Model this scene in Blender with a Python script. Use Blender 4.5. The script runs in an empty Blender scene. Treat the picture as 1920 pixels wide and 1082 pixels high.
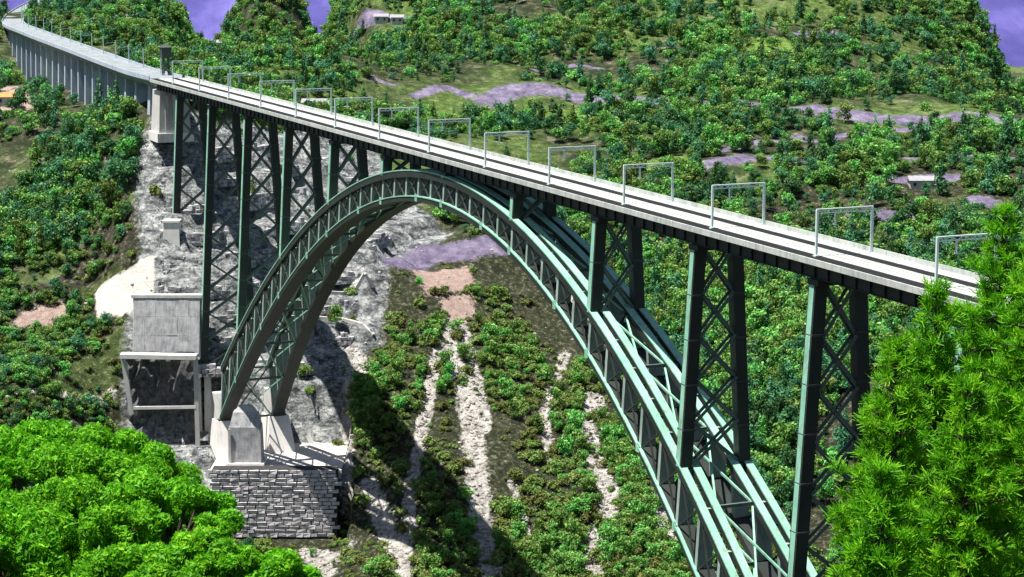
import bpy, bmesh, math, random
import numpy as np
from mathutils import Vector, Matrix, Quaternion

# ------------------------------------------------------------------ camera, light, exposure
scene = bpy.context.scene
col = scene.collection
CAM = Vector((531.115, -215.642, 61.73))
YAW = math.radians(23.0353); PITCH = math.radians(9.6063)
cd = bpy.data.cameras.new('camera'); cam = bpy.data.objects.new('camera', cd); col.objects.link(cam)
cd.sensor_width = 36.0; cd.lens = 75.0; cd.clip_start = 0.5; cd.clip_end = 20000
fwd = Vector((-math.cos(YAW) * math.cos(PITCH), math.sin(YAW) * math.cos(PITCH), -math.sin(PITCH)))
cam.location = CAM; cam.rotation_euler = fwd.to_track_quat('-Z', 'Y').to_euler()
scene.camera = cam
SUN_EL = 71.0; SUN_DIR = Vector((-0.05, -1.0, 0)).normalized()
w = bpy.data.worlds.new('World'); scene.world = w; w.use_nodes = True
nt = w.node_tree; bg = nt.nodes['Background']
sky = nt.nodes.new('ShaderNodeTexSky'); sky.sky_type = 'NISHITA'; sky.sun_disc = False
sky.sun_elevation = math.radians(SUN_EL)
sky.sun_rotation = math.atan2(SUN_DIR.x, SUN_DIR.y)
nt.links.new(sky.outputs[0], bg.inputs[0]); bg.inputs[1].default_value = 0.05
sd = bpy.data.lights.new('sun', 'SUN'); sun = bpy.data.objects.new('sun', sd); col.objects.link(sun)
sd.energy = 5.0; sd.angle = math.radians(0.5); sd.color = (1.0, 0.95, 0.87)
to_sun = Vector((SUN_DIR.x * math.cos(math.radians(SUN_EL)), SUN_DIR.y * math.cos(math.radians(SUN_EL)), math.sin(math.radians(SUN_EL))))
sun.rotation_euler = to_sun.to_track_quat('Z', 'Y').to_euler(); sun.location = (0, -300, 400)
scene.view_settings.view_transform = 'Standard'; scene.view_settings.look = 'None'
scene.view_settings.exposure = 1.0; scene.view_settings.gamma = 1.0
scene.view_settings.use_curve_mapping = False
scene.cycles.max_bounces = 6; scene.cycles.diffuse_bounces = 2; scene.cycles.transparent_max_bounces = 8
rng = random.Random(7); nrg = np.random.default_rng(11)

# ------------------------------------------------------------------ place data (metres, world)
CPS = [(-483.2,-45.1,-21.1),(-374.9,-65.1,-57.2),(-319.0,-75.8,-86.2),(-263.8,-86.3,-111.0),(-431.4,-30.6,-29.6),(-356.1,-46.3,-55.9),(-306.9,-46.4,-84.1),(-246.1,-69.7,-108.9),(-346.5,-14.1,-33.9),(-302.1,-25.3,-61.0),(-280.2,-37.5,-88.8),(-236.8,-44.6,-131.5),(-231.4,-27.8,-133.9),(-456.8,-120.8,-40.4),(-288.5,-141.0,-103.1),(-371.2,-192.2,-71.5),(-346.3,-2.5,-19.8),(-388.0,0.9,-13.0),(-295.3,-7.4,-56.9),(-330.0,19.9,-44.9),(-316.5,34.2,-55.2),(-367.3,64.2,-39.3),(-267.2,1.7,-81.0),(-241.4,-15.2,-104.4),(-244.8,7.6,-104.8),(-211.8,-8.5,-124.2),(-212.1,8.9,-123.9),(-219.9,29.4,-112.1),(-270.8,51.0,-85.0),(-299.2,70.1,-66.1),(-243.0,59.1,-98.0),(-205.3,-20.6,-133.6),(-187.0,22.3,-133.6),(-169.1,-11.6,-153.8),(-154.2,11.0,-152.4),(-175.1,-48.1,-145.5),(-179.8,-83.9,-142.7),(-316.4,95.2,-76.7),(-313.4,135.9,-76.4),(-256.1,81.9,-93.4),(-216.7,77.8,-107.2),(-162.9,66.9,-125.4),(-122.7,50.5,-142.7),(-156.7,23.8,-139.0),(-105.0,24.2,-149.9),(-367.0,132.0,-64.0),(-270.9,135.1,-99.7),(-183.7,97.0,-122.8),(-116.4,77.6,-144.1),(-215.0,157.0,-113.4),(-109.9,105.2,-145.5),(-240.5,206.7,-99.7),(-152.4,170.6,-122.8),(-84.9,123.1,-150.2),(-177.3,208.1,-110.3),(-104.1,176.3,-132.3),(-54.5,156.8,-147.6),(-170.9,240.3,-101.0),(-88.5,221.2,-113.6),(-100.1,252.0,-99.0),(-92.8,319.2,-103.1),(-566.1,169.0,-34.3),(-751.0,234.2,-16.8),(-561.9,229.9,-36.0),(-461.5,203.5,-43.7),(-557.9,293.1,-31.7),(-426.8,232.0,-47.0),(-489.2,324.4,-33.5),(-378.7,266.4,-49.0),(-439.8,361.5,-36.6),(-331.1,297.7,-55.6),(-400.5,401.6,-37.5),(-316.2,346.7,-53.7),(-345.1,427.6,-39.1),(-275.2,377.4,-55.7),(-226.8,329.0,-71.2),(-304.0,493.1,-51.1),(-900.4,287.1,18.8),(-905.0,411.8,32.7),(-905.6,543.0,39.6),(-814.0,625.8,32.7),(-748.1,646.1,20.7),(-720.3,654.2,8.5),(-684.3,651.7,-13.7),(-657.2,654.8,-33.8),(-626.3,645.4,-43.9),(-558.4,665.7,-66.7),(-857.9,254.8,13.1),(-846.7,220.6,-7.4),(-833.4,221.8,-16.7),(-830.4,228.3,-18.1),(-808.7,228.6,-15.6),(-883.6,196.8,18.5),(-863.5,213.0,6.4),(-836.6,162.4,-17.0),(-846.7,138.2,-18.0),(-971.7,113.7,5.9),(-992.0,65.2,4.1),(-680.5,143.3,-11.0),(-593.7,87.7,-12.3),(-538.8,3.8,-25.6),(-730.5,15.2,-35.6),(-810.6,-37.1,-20.3),(-1040.2,-60.9,-25.5),(-1399.4,-28.0,-60.0),(-2182.0,48.0,-150.0),(-1352.3,82.6,-60.0),(-2115.9,203.6,-150.0),(-1305.3,193.3,-60.0),(-2049.8,359.1,-150.0),(-1258.2,304.0,-60.0),(-1983.7,514.6,-150.0),(-1211.2,414.6,-60.0),(-1917.5,670.1,-150.0),(-1164.1,525.3,-60.0),(-1851.4,825.7,-150.0),(-1117.1,635.9,-60.0),(-1785.3,981.2,-150.0),(-1070.0,746.6,-60.0),(-1719.1,1136.7,-150.0),(-1023.0,857.3,-60.0),(-1653.0,1292.2,-150.0),(-975.9,967.9,-60.0),(-1586.9,1447.8,-150.0),(531.1,-215.6,59.6),(669.2,-274.3,80.0),(507.6,-270.9,58.0),(554.6,-160.4,62.0),(503.5,-203.9,46.0),(491.8,-231.5,44.0),(515.2,-176.3,47.0),(451.2,-199.1,33.0),(437.9,-230.4,31.0),(467.3,-161.3,33.0),(393.1,-156.9,2.0),(361.8,-230.6,0.0),(412.6,-110.9,5.0),(255.0,-98.3,-105.0),(196.3,-236.3,-110.0),(330.1,-0.9,-8.0),(378.1,12.4,4.0),(251.1,-5.3,-112.0),(471.3,27.1,30.0),(27.2,-327.4,-190.0),(39.9,-169.8,-215.0),(34.2,-4.3,-220.0),(29.8,138.8,-220.0),(144.6,-51.3,-190.0),(40.0,264.9,-215.0),(118.1,-420.3,-80.0)]
VALLEYS = [([(-793,227),(-914,252),(-1210,329)],16,52),([(-805,147),(-944,181),(-1241,257)],20,48),([(-573,615),(-721,706),(-1308,1128)],22,60)]
ROCK_AREAS = [[(-349.6,-8.6),(-354.2,6.4),(-364.2,29.9),(-442.5,87.9),(-438.5,124.0),(-393.3,118.4),(-365.9,123.8),(-337.8,125.7),(-300.4,82.2),(-245.2,58.8),(-229.1,38.9),(-188.0,24.6),(-199.9,-22.1),(-246.5,-44.0),(-266.8,-38.8),(-282.9,-30.4),(-295.0,-23.9),(-331.0,-18.0)]]
CREAM_AREAS = [[(-302.1,-41.3),(-294.8,-31.6),(-290.6,-19.2),(-272.0,-25.8),(-286.2,-44.2)]]
BROWN_AREAS = [[(-417.2,-45.5),(-387.1,-27.9),(-356.0,-10.4),(-295.3,-24.5),(-309.3,-45.8),(-311.4,-64.5),(-358.1,-63.8)]]
GRASS_AREAS = [[(-244.9,-73.8),(-261.8,-62.4),(-274.3,-47.3),(-276.2,-33.2),(-268.7,-34.1),(-253.9,-45.2)],[(-312.2,-49.4),(-297.3,-31.0),(-290.6,-30.6),(-303.8,-47.0)],[(-277.2,315.6),(-282.5,353.5),(-254.0,351.0),(-255.6,312.8)],[(-391.5,244.0),(-391.6,270.2),(-361.0,257.1),(-374.1,238.3)],[(-625.5,425.5),(-648.7,476.6),(-595.2,452.9),(-585.1,410.5)],[(-546.1,255.2),(-547.3,281.6),(-492.7,272.1),(-498.8,240.7)]]
PINK_AREAS = [[(-303.4,-74.5),(-306.8,-65.5),(-304.7,-52.2),(-295.4,-53.2),(-298.3,-71.4)],[(-270.1,93.1),(-280.8,111.5),(-260.5,104.4),(-254.3,90.4)],[(-296.1,90.0),(-305.9,120.4),(-284.4,114.2),(-270.5,87.4)],[(-716.4,-5.4),(-695.2,2.9),(-517.7,-23.9),(-480.3,-45.9)],[(-158.3,190.0),(-158.9,197.3),(-138.7,187.8),(-140.4,180.8)]]
GULLIES = [([(-257.4,93.9),(-234.9,83.9),(-205.3,78.8),(-187.3,73.6),(-151.0,61.0),(-123.2,51.7),(-100.0,46.0)],3.8),([(-253.6,97.0),(-210.3,86.3),(-184.9,79.1)],1.8),([(-244.1,84.1),(-203.3,61.7),(-161.2,39.6),(-120.4,22.4)],2.4),([(-205.6,132.7),(-183.8,119.1),(-152.5,108.9),(-132.1,105.5),(-114.0,90.7),(-92.5,78.7)],3.6),([(-178.2,29.4),(-142.1,24.5),(-108.7,18.0)],3.0),([(-316.1,157.3),(-294.5,160.4),(-264.0,153.9)],2.0),([(-303.4,211.1),(-277.6,195.6),(-250.9,189.7)],2.0),([(-261.3,236.0),(-225.8,221.2),(-198.2,200.8)],2.5),([(-180.8,259.0),(-145.8,231.4)],3),([(-128.8,120.8),(-98.1,111.6)],3.0),([(-241.3,136.3),(-197.6,107.5),(-162.6,94.2)],1.9),([(-228.3,40.7),(-209.1,29.8),(-185.8,23.9)],3),([(-248.6,43.4),(-225.1,48.3)],3),([(-148.9,73.5),(-117.7,66.2)],1.5),([(-156.0,11.6),(-168.7,4.0),(-143.1,1.4)],4),([(-241.9,-89.9),(-246.6,-65.7),(-253.2,-46.4)],1.8)]
BARE = [([(-581.9,242.9),(-590.6,261.3),(-581.0,290.4),(-553.9,304.5)],9),([(-553.9,304.5),(-515.2,331.5),(-482.6,353.4),(-453.1,375.8)],6),([(-438.1,376.6),(-417.5,393.1),(-395.7,417.9),(-371.0,443.1)],12),([(-385.4,338.7),(-390.7,363.6),(-386.4,392.4)],5),([(-365.8,268.2),(-371.4,291.6),(-363.6,319.7)],6),([(-315.2,340.2),(-304.8,362.8)],6),([(-388.4,289.1),(-394.1,310.2),(-396.4,336.0)],5),([(-297.2,85.7),(-323.1,107.4),(-317.0,122.4),(-316.0,140.8)],7),([(-586.1,201.2),(-605.0,227.8),(-590.2,234.9)],4),([(-500.2,106.1),(-558.9,148.3)],4),([(-270.2,353.6),(-257.7,359.2)],5),([(-848.3,260.9),(-824.4,286.7)],5),([(-947.9,71.4),(-920.2,142.8)],5),([(-345.5,4.1),(-342.7,6.7)],2),([(-641.8,297.0),(-646.8,327.3),(-631.0,337.7)],3),([(-651.3,485.9),(-659.5,514.4)],5),([(-652.4,387.9),(-640.5,403.9)],3),([(-711.1,272.8),(-698.3,285.6)],3),([(-334.2,358.4),(-327.1,383.9),(-304.3,398.2)],3),([(-282.5,296.7),(-260.2,310.2),(-248.9,330.5)],4),([(-603.4,182.2),(-604.9,195.4)],3)]
VIADUCT = [(-566.6,10.5),(-764.3,22.8),(-901.2,35.7),(-1122.6,83.3),(-1406.2,156.3)]
PORTAL_X = [18.4,59.4,100.8,142.6,184.2,224.1]
VIEW_RZ = 66.96
WALL0 =(-194.2,-24.5,-154.5)
PAD =(-201.5,-21.6,-132.4)
P_ped_white =(-293.4,-11.6,-64.9)
P_ped2 =(-231.7,-19.1,-130.3)
P_foot_near =(-210.4,-17.6,-134.9)
P_shaft =(-208.7,-7.1,-131.5)
P_foot_far =(-204.0,7.9,-134.3)
P_panelwall =(-261.1,-36.0,-99.0)
P_pit =(-242.9,-44.8,-128.8)
BENCH = [[(-278.3,47.2,-82.8),(-279.1,56.1,-82.2),(-277.7,67.0,-82.3)],[(-263.3,37.3,-91.4),(-259.0,47.0,-92.6),(-245.5,55.5,-98.2)],[(-319.1,79.3,-68.8),(-319.9,90.4,-74.7),(-330.8,107.9,-76.7)],[(-252.1,32.5,-97.6),(-244.9,37.7,-100.9),(-229.1,38.9,-106.4)],[(-230.1,23.1,-113.0),(-225.0,27.4,-113.2),(-213.5,31.3,-118.7)],[(-296.4,62.1,-69.7),(-279.0,53.8,-82.1),(-261.9,45.7,-91.8),(-240.3,36.6,-104.2)],[(-337.9,88.4,-65.3),(-293.6,70.4,-72.0),(-277.1,65.7,-82.6),(-259.7,58.4,-92.3)]]
HOUSES = [(-503.8,115.7,-29.0),(-507.0,128.1,-30.7),(-833.9,269.2,-0.6),(-826.7,278.0,-1.1),(-302.3,346.4,-57.7),(-933.2,187.2,-21.7),(-514.3,-36.1,-23.2)]
NEAR_TREES = [(60, 752, 82, 3.6, 'bright green leafy tree on the near bank, tallest of the clump'), (195, 762, 76, 3.0, 'bright green leafy tree in front of the framed rock cut'),
    (300, 850, 70, 2.5, 'rounded bright green tree in front of the pier pedestals'), (110, 860, 62, 3.0, 'broad bright green tree in front of the tallest of the clump'),
    (345, 955, 58, 2.0, 'small bright green tree in front of the stone wall'), (490, 1010, 62, 1.9, 'low bright green bushy tree at the foot of the stone wall'), (-60, 900, 60, 2.6, 'bright green tree at the edge of the leafy clump'), (240, 1000, 52, 2.0, 'low bright green tree spreading below the leafy clump')]
PINES = [(1882, 395, 66, 3.6, 'tallest pine with a bare dark leader rising past the deck'), (1757, 540, 62, 2.4, 'pine with a short dark leader just below the deck edge'), (1680, 640, 58, 1.75, 'bushy yellow green pine leaning toward the last visible pier'),
    (1985, 330, 60, 3.2, 'dense pine beside the tallest pine'), (1815, 720, 52, 2.0, 'low bushy pine filling the gap between the taller pines'), (1655, 880, 50, 1.1, 'young bright pine in front of the last visible pier')]

# ------------------------------------------------------------------ helpers
def tag(o, label=None, cat=None, group=None, kind=None):
    if label: o['label'] = label
    if cat: o['category'] = cat
    if group: o['group'] = group
    if kind: o['kind'] = kind
    return o
def empty(name, loc=(0, 0, 0), rz=0.0):
    o = bpy.data.objects.new(name, None); col.objects.link(o); o.location = loc; o.rotation_euler = (0, 0, rz)
    o.empty_display_size = 0.5
    return o
def link_mesh(name, me, mat, parent=None, loc=(0, 0, 0), rz=0.0):
    o = bpy.data.objects.new(name, me); col.objects.link(o)
    if mat is not None and not me.materials: me.materials.append(mat)
    o.location = loc; o.rotation_euler = (0, 0, rz)
    if parent: o.parent = parent
    return o
BOXF = [(0, 1, 3, 2), (4, 6, 7, 5), (0, 4, 5, 1), (2, 3, 7, 6), (0, 2, 6, 4), (1, 5, 7, 3)]
class MB:
    def __init__(s): s.v = []; s.f = []
    def pts8(s, pts):
        n = len(s.v); s.v += [tuple(p) for p in pts]; s.f += [tuple(n + i for i in q) for q in BOXF]
    def box(s, x0, x1, y0, y1, z0, z1):
        s.pts8([(x, y, z) for x in (x0, x1) for y in (y0, y1) for z in (z0, z1)]); return s
    def beam(s, p, q, wd, ht, up=(0, 0, 1), wd2=None, ht2=None):
        p = Vector(p); q = Vector(q); d = (q - p).normalized(); up = Vector(up)
        a = d.cross(up)
        if a.length < 1e-4: a = d.cross(Vector((1, 0, 0)))
        a.normalize(); b = a.cross(d)
        w2 = wd if wd2 is None else wd2; h2 = ht if ht2 is None else ht2
        P = []
        for e, ww, hh in ((p, wd, ht), (q, w2, h2)):
            for i in (-.5, .5):
                for j in (-.5, .5): P.append(e + a * ww * i + b * hh * j)
        s.pts8(P); return s
    def tube(s, pts, radii, n=7):
        rings = []; base = len(s.v)
        for i, p in enumerate(pts):
            p = Vector(p); d = (Vector(pts[min(i + 1, len(pts) - 1)]) - Vector(pts[max(i - 1, 0)])).normalized()
            a = d.cross(Vector((0.3, 0.9, 0.1))).normalized(); b = a.cross(d)
            for k in range(n):
                t = 2 * math.pi * k / n; s.v.append(tuple(p + (a * math.cos(t) + b * math.sin(t)) * radii[i]))
        for i in range(len(pts) - 1):
            for k in range(n):
                k2 = (k + 1) % n; s.f.append((base + i * n + k, base + i * n + k2, base + (i + 1) * n + k2, base + (i + 1) * n + k))
        return s
    def frustum(s, cx, cy, z0, z1, a0, b0, a1, b1, ox=0, oy=0):
        P = []
        for sx in (-.5, .5):
            for sy in (-.5, .5):
                P.append((cx + sx * a0, cy + sy * b0, z0)); P.append((cx + ox + sx * a1, cy + oy + sy * b1, z1))
        s.pts8(P); return s
    def mesh(s, name):
        me = bpy.data.meshes.new(name); me.from_pydata(s.v, [], s.f); me.update()
        bm = bmesh.new(); bm.from_mesh(me); bmesh.ops.recalc_face_normals(bm, faces=bm.faces); bm.to_mesh(me); bm.free()
        return me
    def build(s, name, mat, parent=None, loc=(0, 0, 0), rz=0.0):
        return link_mesh(name, s.mesh(name), mat, parent, loc, rz)
# ------------------------------------------------------------------ materials
class NT:
    def __init__(s, name):
        s.m = bpy.data.materials.new(name); s.m.use_nodes = True; s.t = s.m.node_tree
        s.b = s.t.nodes['Principled BSDF']
        s.co = s.t.nodes.new('ShaderNodeTexCoord')
    def n(s, ty, **kw):
        o = s.t.nodes.new(ty)
        for k, v in kw.items(): setattr(o, k, v)
        return o
    def l(s, a, b): s.t.links.new(a, b)
    def noise(s, scale, detail=5, rough=.6, src='Object', vec=None):
        o = s.n('ShaderNodeTexNoise'); o.inputs['Scale'].default_value = scale; o.inputs['Detail'].default_value = detail
        o.inputs['Roughness'].default_value = rough; s.l(vec if vec else s.co.outputs[src], o.inputs['Vector']); return o.outputs['Fac']
    def voro(s, scale, feat='F1', out='Distance', vec=None):
        o = s.n('ShaderNodeTexVoronoi', feature=feat); o.inputs['Scale'].default_value = scale
        s.l(vec if vec else s.co.outputs['Object'], o.inputs['Vector']); return o.outputs[out]
    def ramp(s, fac, stops):
        o = s.n('ShaderNodeValToRGB'); e = o.color_ramp.elements
        while len(e) < len(stops): e.new(0.5)
        for i, (p, c) in enumerate(stops):
            e[i].position = p; e[i].color = (c[0], c[1], c[2], 1) if not isinstance(c, float) else (c, c, c, 1)
        s.l(fac, o.inputs[0]); return o.outputs[0]
    def mix(s, fac, a, b, mode='MIX'):
        o = s.n('ShaderNodeMix', data_type='RGBA', blend_type=mode)
        for i, x in ((6, a), (7, b)):
            if isinstance(x, tuple): o.inputs[i].default_value = (*x, 1)
            else: s.l(x, o.inputs[i])
        if isinstance(fac, (int, float)): o.inputs[0].default_value = fac
        else: s.l(fac, o.inputs[0])
        return o.outputs[2]
    def math(s, op, a, b=0.0):
        o = s.n('ShaderNodeMath', operation=op)
        for i, x in enumerate((a, b)):
            if isinstance(x, (int, float)): o.inputs[i].default_value = x
            else: s.l(x, o.inputs[i])
        return o.outputs[0]
    def attr(s, name, out='Color'):
        o = s.n('ShaderNodeAttribute'); o.attribute_name = name; return o.outputs[out]
    def bump(s, h, strength=.5, dist=1.0):
        o = s.n('ShaderNodeBump'); o.inputs['Strength'].default_value = strength; o.inputs['Distance'].default_value = dist
        s.l(h, o.inputs['Height']); s.l(o.outputs[0], s.b.inputs['Normal'])
    def done(s, colr, rough=.8, spec=.3, metal=0.0):
        if isinstance(colr, tuple): s.b.inputs['Base Color'].default_value = (*colr, 1)
        else: s.l(colr, s.b.inputs['Base Color'])
        s.b.inputs['Roughness'].default_value = rough; s.b.inputs['Specular IOR Level'].default_value = spec
        s.b.inputs['Metallic'].default_value = metal; return s.m
def world_vec(m):
    g = m.n('ShaderNodeNewGeometry'); return g.outputs['Position']
def mat_steel(name, a, b, stain):
    m = NT(name); v = world_vec(m)
    c = m.ramp(m.noise(.12, 6, .65, vec=v), [(.3, a), (.7, b)])
    mp = m.n('ShaderNodeMapping'); mp.inputs['Scale'].default_value = (1, 1, .25); m.l(v, mp.inputs[0])
    st = m.ramp(m.noise(.9, 8, .75, vec=mp.outputs[0]), [(.50, 0.0), (.66, 1.0)])
    c = m.mix(m.math('MULTIPLY', st, .7), c, stain)
    return m.done(c, .55, .4)
def mat_concrete(name, a, b, dirt, scale=.25, bump=.3):
    m = NT(name); v = world_vec(m)
    c = m.ramp(m.noise(scale, 7, .65, vec=v), [(.3, a), (.7, b)])
    mp = m.n('ShaderNodeMapping'); mp.inputs['Scale'].default_value = (1, 1, .12); m.l(v, mp.inputs[0])
    st = m.ramp(m.noise(scale * 3, 5, .7, vec=mp.outputs[0]), [(.48, 0.0), (.7, 1.0)])
    c = m.mix(m.math('MULTIPLY', st, .6), c, dirt)
    m.bump(m.noise(scale * 8, 5, .7, vec=v), bump, .15)
    return m.done(c, .9, .2)
def mat_leaf(name, a, b, c3, scale=.5, trans=.25, var=.8):
    m = NT(name); oi = m.n('ShaderNodeObjectInfo')
    v = m.co.outputs['Object']
    c = m.ramp(m.noise(scale, 3, .6), [(.28, a), (.5, b), (.75, c3)])
    hsv = m.n('ShaderNodeHueSaturation'); m.l(c, hsv.inputs['Color'])
    m.l(m.math('ADD', m.math('MULTIPLY', oi.outputs['Random'], .09 * var), .5 - .045 * var), hsv.inputs['Hue'])
    m.l(m.math('ADD', m.math('MULTIPLY', oi.outputs['Random'], var), 1.0 - var * .45), hsv.inputs['Value'])
    c = hsv.outputs[0]
    out = m.done(c, .6, .25)
    tr = m.n('ShaderNodeBsdfTranslucent'); m.l(c, tr.inputs[0])
    mx = m.n('ShaderNodeMixShader'); mx.inputs[0].default_value = trans
    m.l(m.b.outputs[0], mx.inputs[1]); m.l(tr.outputs[0], mx.inputs[2])
    m.l(mx.outputs[0], m.t.nodes['Material Output'].inputs[0])
    return out
M = {}
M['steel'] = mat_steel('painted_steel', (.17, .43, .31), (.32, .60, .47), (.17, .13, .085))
M['steel_web'] = mat_steel('part_shaded_steel', (.075, .105, .095), (.14, .18, .165), (.04, .05, .045))  # same bridge paint in a middle tone, part shade put into the colour
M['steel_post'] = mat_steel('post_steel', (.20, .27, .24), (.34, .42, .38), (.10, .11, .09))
M['steel_shade'] = mat_steel('shaded_steel', (.014, .020, .018), (.034, .045, .041), (.03, .022, .017))  # same bridge paint near black, shade on faces and soffits put into the colour
M['steel_dark'] = mat_steel('dark_steel', (.035, .045, .045), (.07, .085, .08), (.05, .04, .035))
M['mast'] = mat_steel('galvanised_steel', (.56, .70, .68), (.68, .78, .75), (.5, .6, .56))
M['deck'] = mat_concrete('deck_concrete', (.34, .38, .36), (.56, .58, .55), (.17, .19, .18), .3, .1)
M['channel_shade'] = mat_concrete('shaded_channel', (.008, .009, .010), (.018, .02, .02), (.01, .01, .01), .3, .1)  # near-black colour stands in for shadow lying in the deck channels
M['concrete'] = mat_concrete('pale_concrete', (.42, .41, .40), (.58, .57, .55), (.28, .28, .28), .12)
M['concrete_white'] = mat_concrete('white_concrete', (.62, .60, .57), (.78, .76, .73), (.5, .48, .46), .2)
M['concrete_blue'] = mat_concrete('blue_grey_concrete', (.34, .40, .48), (.48, .53, .60), (.16, .19, .26), .10)
M['stone'] = mat_concrete('wall_stone', (.34, .33, .35), (.68, .66, .67), (.20, .19, .19), .5, .8)
M['shotcrete'] = mat_concrete('shotcrete', (.24, .245, .26), (.52, .52, .53), (.09, .09, .10), .35, .9)
M['viaduct_deck'] = mat_concrete('grey_deck', (.16, .19, .21), (.30, .33, .34), (.09, .10, .12), .15, .2)
M['rockface'] = mat_concrete('grey_rock_face', (.10, .105, .115), (.40, .40, .41), (.04, .042, .05), .35, 1.0)
M['stone_pale'] = mat_concrete('pale_stone', (.20, .19, .17), (.48, .45, .42), (.14, .13, .12), .7, .5)
M['mortar'] = mat_concrete('mortar', (.03, .03, .033), (.055, .055, .055), (.03, .03, .03), .4)
M['sleeper'] = mat_concrete('sleeper_concrete', (.36, .36, .34), (.46, .46, .44), (.3, .3, .3), .5)
M['rail'] = NT('rail_steel').done((.45, .43, .40), .4, .5, .6)
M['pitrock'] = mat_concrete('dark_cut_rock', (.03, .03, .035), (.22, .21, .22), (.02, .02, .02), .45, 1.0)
M['plaster'] = mat_concrete('white_plaster', (.42, .40, .38), (.56, .54, .51), (.28, .27, .25), .6)
M['roof'] = mat_concrete('sheet_roof', (.24, .24, .27), (.36, .35, .38), (.18, .18, .2), .6)
M['roof_orange'] = mat_concrete('orange_roof', (.55, .22, .08), (.65, .28, .1), (.4, .15, .06), .4)
M['window'] = NT('window_glass').done((.03, .035, .04), .15, .5)
M['bark'] = mat_concrete('bark', (.07, .055, .04), (.14, .11, .085), (.04, .035, .03), 2.0, .8)
M['leaf_a'] = mat_leaf('hill_leaf', (.036, .115, .024), (.12, .28, .05), (.36, .56, .15), 1.3)
M['leaf_b'] = mat_leaf('scrub_leaf', (.04, .075, .016), (.14, .20, .04), (.46, .50, .20), 1.6)
M['leaf_c'] = mat_leaf('dark_leaf', (.022, .085, .032), (.055, .19, .065), (.18, .40, .15), .9)
M['leaf_fg'] = mat_leaf('bright_leaf', (.035, .16, .005), (.12, .42, .010), (.32, .66, .025), 2.6, .40, .06)
M['leaf_pine'] = mat_leaf('pine_needle', (.04, .16, .006), (.13, .42, .010), (.36, .68, .025), 1.6, .42, .12)
def mat_ground():
    m = NT('ground'); v = world_vec(m)
    g = m.ramp(m.noise(.11, 9, .8, vec=v), [(.36, (.016, .024, .013)), (.50, (.04, .055, .025)), (.58, (.12, .12, .07)), (.68, (.40, .37, .30))])
    n1 = m.noise(.09, 8, .75, vec=v); n2 = m.noise(.35, 6, .8, vec=v)
    def edge(mask, k=.9):
        s = m.math('ADD', mask, m.math('MULTIPLY', m.math('SUBTRACT', n2, .5), k))
        return m.ramp(s, [(.42, 0.0), (.58, 1.0)])
    a1 = m.n('ShaderNodeSeparateColor'); m.l(m.attr('mask_a'), a1.inputs[0])
    a2 = m.n('ShaderNodeSeparateColor'); m.l(m.attr('mask_b'), a2.inputs[0])
    vor = m.voro(.13, 'DISTANCE_TO_EDGE', vec=v)
    mp = m.n('ShaderNodeMapping'); mp.inputs['Scale'].default_value = (1, 1, 2.2); m.l(v, mp.inputs[0])
    rk = m.ramp(m.noise(.16, 9, .78, vec=mp.outputs[0]), [(.37, (.028, .032, .036)), (.46, (.16, .175, .18)), (.54, (.40, .42, .42)), (.64, (.72, .73, .72))])
    rk = m.mix(m.ramp(m.noise(.7, 6, .8, vec=v), [(.40, .8), (.50, 0.0)]), rk, (.045, .05, .06))
    gl = m.ramp(m.noise(.3, 8, .8, vec=v), [(.36, (.10, .10, .085)), (.47, (.42, .40, .37)), (.58, (.74, .71, .67))])
    cr = m.ramp(n2, [(.3, (.66, .62, .55)), (.7, (.84, .81, .75))])
    br = m.ramp(m.noise(.12, 8, .75, vec=v), [(.34, (.085, .072, .125)), (.5, (.21, .18, .28)), (.68, (.40, .355, .46))])
    pk = m.ramp(n2, [(.3, (.33, .22, .18)), (.7, (.60, .47, .42))])
    bw = m.ramp(m.noise(.2, 9, .8, vec=v), [(.40, (.018, .016, .016)), (.5, (.085, .07, .062)), (.62, (.30, .25, .22))])
    g = m.mix(edge(a2.outputs[2], 1.1), g, bw)
    lawn = m.ramp(m.noise(.22, 8, .75, vec=v), [(.34, (.05, .10, .02)), (.5, (.14, .25, .045)), (.66, (.32, .44, .13))])
    g = m.mix(edge(m.attr('mask_b', 'Alpha'), 1.0), g, lawn)
    mead = m.ramp(m.noise(.012, 5, .6, vec=v), [(.46, 0.0), (.60, 1.0)])
    sx = m.n('ShaderNodeSeparateXYZ'); m.l(v, sx.inputs[0])
    rough = m.ramp(m.noise(.45, 8, .8, vec=v), [(.42, (.014, .018, .010)), (.53, (.05, .055, .028)), (.61, (.24, .23, .16)), (.70, (.60, .58, .52))])
    hill = m.math('GREATER_THAN', m.math('ADD', m.math('MULTIPLY', sx.outputs[0], -1.0), m.math('MULTIPLY', m.noise(.03, 3, .6, vec=v), 60)), 355)
    g = m.mix(m.math('MULTIPLY', m.math('SUBTRACT', 1.0, hill), .75), g, rough)
    g = m.mix(m.math('MULTIPLY', m.math('MULTIPLY', mead, hill), .55), g, lawn)
    c = m.mix(edge(a1.outputs[0], .8), g, rk)
    c = m.mix(edge(a1.outputs[1], 1.5), c, gl)
    c = m.mix(edge(a2.outputs[0], 1.1), c, br)
    c = m.mix(edge(a2.outputs[1], 1.6), c, pk)
    c = m.mix(edge(a1.outputs[2], .5), c, cr)
    h = m.noise(.25, 9, .8, vec=v)
    m.bump(h, 1.0, 3.0)
    return m.done(c, .95, .15)
M['ground'] = mat_ground()
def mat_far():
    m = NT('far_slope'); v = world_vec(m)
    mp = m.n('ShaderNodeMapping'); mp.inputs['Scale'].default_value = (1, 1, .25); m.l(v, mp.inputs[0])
    c = m.ramp(m.noise(.004, 8, .65, vec=mp.outputs[0]), [(.35, (.035, .033, .13)), (.5, (.075, .068, .24)), (.65, (.14, .125, .36))])  # violet tone is distant haze painted into the slope colour
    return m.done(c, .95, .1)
M['far'] = mat_far()

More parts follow.
